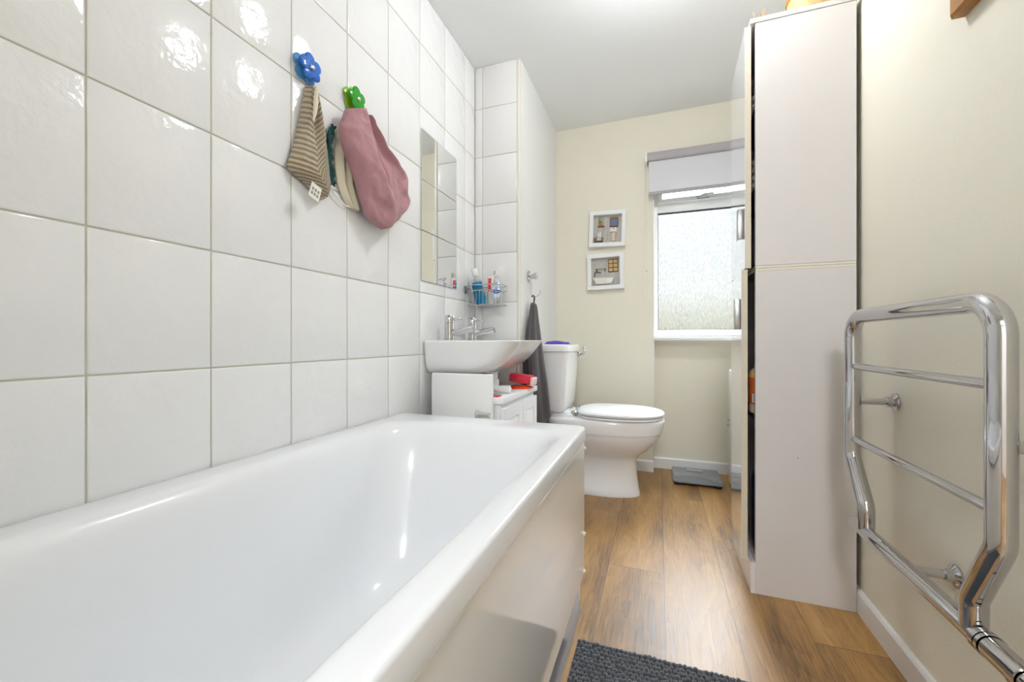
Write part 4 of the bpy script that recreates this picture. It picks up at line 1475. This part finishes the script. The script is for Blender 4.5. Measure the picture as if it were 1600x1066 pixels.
# ------------------------------------------------------------------ slim white cupboard past the tall cabinet
sc = thing('slim_cupboard', 'slim white cupboard with a metal clasp, between the tall cabinet and the back wall', 'cupboard', (0.46, 2.46, 0))
m = MB()
m.box(0.372, 0.556, 2.33, 2.585, 0.02, 0.655, 0.012, seg=3)
obj('body', m, 'plastic', sc)
m = MB()
m.box(0.39, 0.54, 2.35, 2.57, 0.0, 0.0195)
obj('base', m, 'greyprint', sc)
for z in (0.365, 0.335):
    m = MB()
    m.box(0.364, 0.3715, 2.55, 2.582, z, z + 0.010, 0.001)
    o = obj('clasp', m, 'steel', sc)
    o['label'] = 'metal clasp'

# ------------------------------------------------------------------ bathroom scale
bsx = thing('bathroom_scale', 'grey glass bathroom scale lying on the floor under the window', 'scale', (0.2, 2.6, 0))
m = MB()
m.loft([rrect(0.078, 0.336, 2.468, 2.745, 0.012, z) for z in (0.017, 0.024)] + [rrect(0.080, 0.334, 2.470, 2.743, 0.012, 0.0255)])
obj('platform', m, 'glassgrey', bsx)
m = MB()
m.box(0.16, 0.25, 2.69, 2.725, 0.0250, 0.0262, 0.0004, seg=1)
obj('display', m, 'greyplastic', bsx)
for fx_ in (0.105, 0.309):
    for fy_ in (2.495, 2.718):
        m = MB()
        m.lathe([(0.018, 0.0005), (0.020, 0.003), (0.020, 0.0168)], (fx_, fy_, 0), seg=18)
        obj('foot', m, 'black', bsx)

# ------------------------------------------------------------------ chrome towel radiator
rd = thing('towel_radiator', 'chrome tubular towel radiator mounted on the cream right wall', 'radiator', (XR, 1.05, 0.6))
RX = 0.482
RT = 0.0175
m = MB()
path = fillet([(RX, 1.240, 0.352), (RX, 1.240, 0.408), (RX, 1.315, 0.515), (RX, 1.315, 0.880), (RX, 0.820, 0.880), (RX, 0.820, 0.510), (RX, 0.876, 0.400), (RX, 0.876, 0.352)], [0.04, 0.05, 0.055, 0.055, 0.05, 0.04], 8)
m.tube(path, RT, 24)
obj('frame_tube', m, 'chrome', rd)
for z in (0.751, 0.560):
    m = MB()
    m.tube([(RX, 1.303, z), (RX, 0.832, z)], 0.0088, 16)
    obj('rung', m, 'chrome', rd)
m = MB()
m.tube([(RX, 1.300, 0.346), (RX, 1.296, 0.346), (RX, 0.868, 0.346), (RX, 0.845, 0.346)], [0.011, 0.0165, 0.0165, 0.0165], 22)
obj('bottom_tube', m, 'chrome', rd)
m = MB()
for (ya, yb_, r) in ((0.856, 0.846, 0.0195), (0.843, 0.836, 0.0200), (0.834, 0.782, 0.0185), (0.780, 0.768, 0.0205), (0.766, 0.74, 0.0165), (0.738, 0.68, 0.012)):
    m.tube([(RX, ya, 0.346), (RX, yb_, 0.346)], r, 22)
o = obj('pipe_union', m, 'chrome', rd)
m = MB()
m.tube(fillet([(RX, 0.682, 0.346), (RX, 0.62, 0.346), (RX, 0.62, 0.003)], 0.03, 6), 0.0085, 14)
obj('supply_pipe', m, 'chrome', rd)


def wall_stub(y, z, yq=None):
    m = MB()
    m.tube([(RX + 0.014, y, z), (XR - 0.016, y if yq is None else yq, z)], 0.0095, 16)
    b_ = obj('wall_bracket', m, 'chrome', rd)
    m = MB()
    yy = y if yq is None else yq
    m.lathe([(0.0235, 0.0005), (0.0235, 0.004), (0.0205, 0.006), (0.0135, 0.010), (0.0135, 0.022)], (XR, yy, z), (-1, 0, 0), 22)
    m.lathe([(0.004, 0.006), (0.0035, 0.0085)], (XR, yy - 0.014, z - 0.010), (-1, 0, 0), 10)
    obj('flange', m, 'chrome', b_)


wall_stub(1.315, 0.660)
wall_stub(0.820, 0.660)
wall_stub(1.090, 0.336)

# ------------------------------------------------------------------ wooden picture frame on the right wall (only its lower corner shows)
pf = thing('picture_frame', 'honey pine picture frame high on the cream right wall, its lower corner in view', 'picture frame', (XR, 0.93, 1.6))
m = MB()
py0, py1, pz0, pz1 = 0.76, 1.066, 1.462, 1.78
rect_frame(m, 'x', py0, py1, pz0, pz1, 0.032, XR - 0.026, XR - 0.001, 0.005)
obj('frame', m, 'honey', pf)
m = MB()
m.box(XR - 0.010, XR - 0.002, py0 + 0.03, py1 - 0.03, pz0 + 0.03, pz1 - 0.03)
obj('picture', m, 'boarding', pf)

# ------------------------------------------------------------------ bath mat
bm0 = thing('bath_mat', 'charcoal chenille bath mat on the wooden floor beside the bath', 'mat', (0.02, 0.80, 0))
mx0, mx1, my0, my1 = -0.205, 0.245, 0.42, 1.100
m = MB()
m.loft([rrect(mx0, mx1, my0, my1, 0.012, 0.0008), rrect(mx0, mx1, my0, my1, 0.012, 0.006), rrect(mx0 + .003, mx1 - .003, my0 + .003, my1 - .003, 0.012, 0.008)])
obj('backing', m, 'matbase', bm0)
proto = bmesh.new()
bmesh.ops.create_icosphere(proto, subdivisions=1, radius=1.0)
pv = [v.co.copy() for v in proto.verts]
pfc = [[v.index for v in f.verts] for f in proto.faces]
proto.free()
verts, faces = [], []
sx_, sy_ = 0.0118, 0.0132
iy = 0
y = my0 + 0.008
while y < my1 - 0.005:
    x = mx0 + 0.007 + (sx_ / 2 if iy % 2 else 0)
    while x < mx1 - 0.005:
        jx, jy, jz = random.uniform(-.0018, .0018), random.uniform(-.0018, .0018), random.uniform(0.0, .0035)
        r = random.uniform(0.0058, 0.0070)
        b0 = len(verts)
        verts += [(x + jx + c.x * r, y + jy + c.y * r * 1.15, 0.0085 + jz + c.z * r * 1.0) for c in pv]
        faces += [[b0 + q for q in f] for f in pfc]
        x += sx_
    y += sy_
    iy += 1
me = bpy.data.meshes.new('chenille_pile')
me.from_pydata([(v[0] - bm0.location.x, v[1] - bm0.location.y, v[2]) for v in verts], [], faces)
me.polygons.foreach_set('use_smooth', [True] * len(me.polygons))
me.materials.append(M['chenille'])
o = bpy.data.objects.new('chenille_pile', me)
COL.objects.link(o)
o.parent = bm0
o['kind'] = 'stuff'
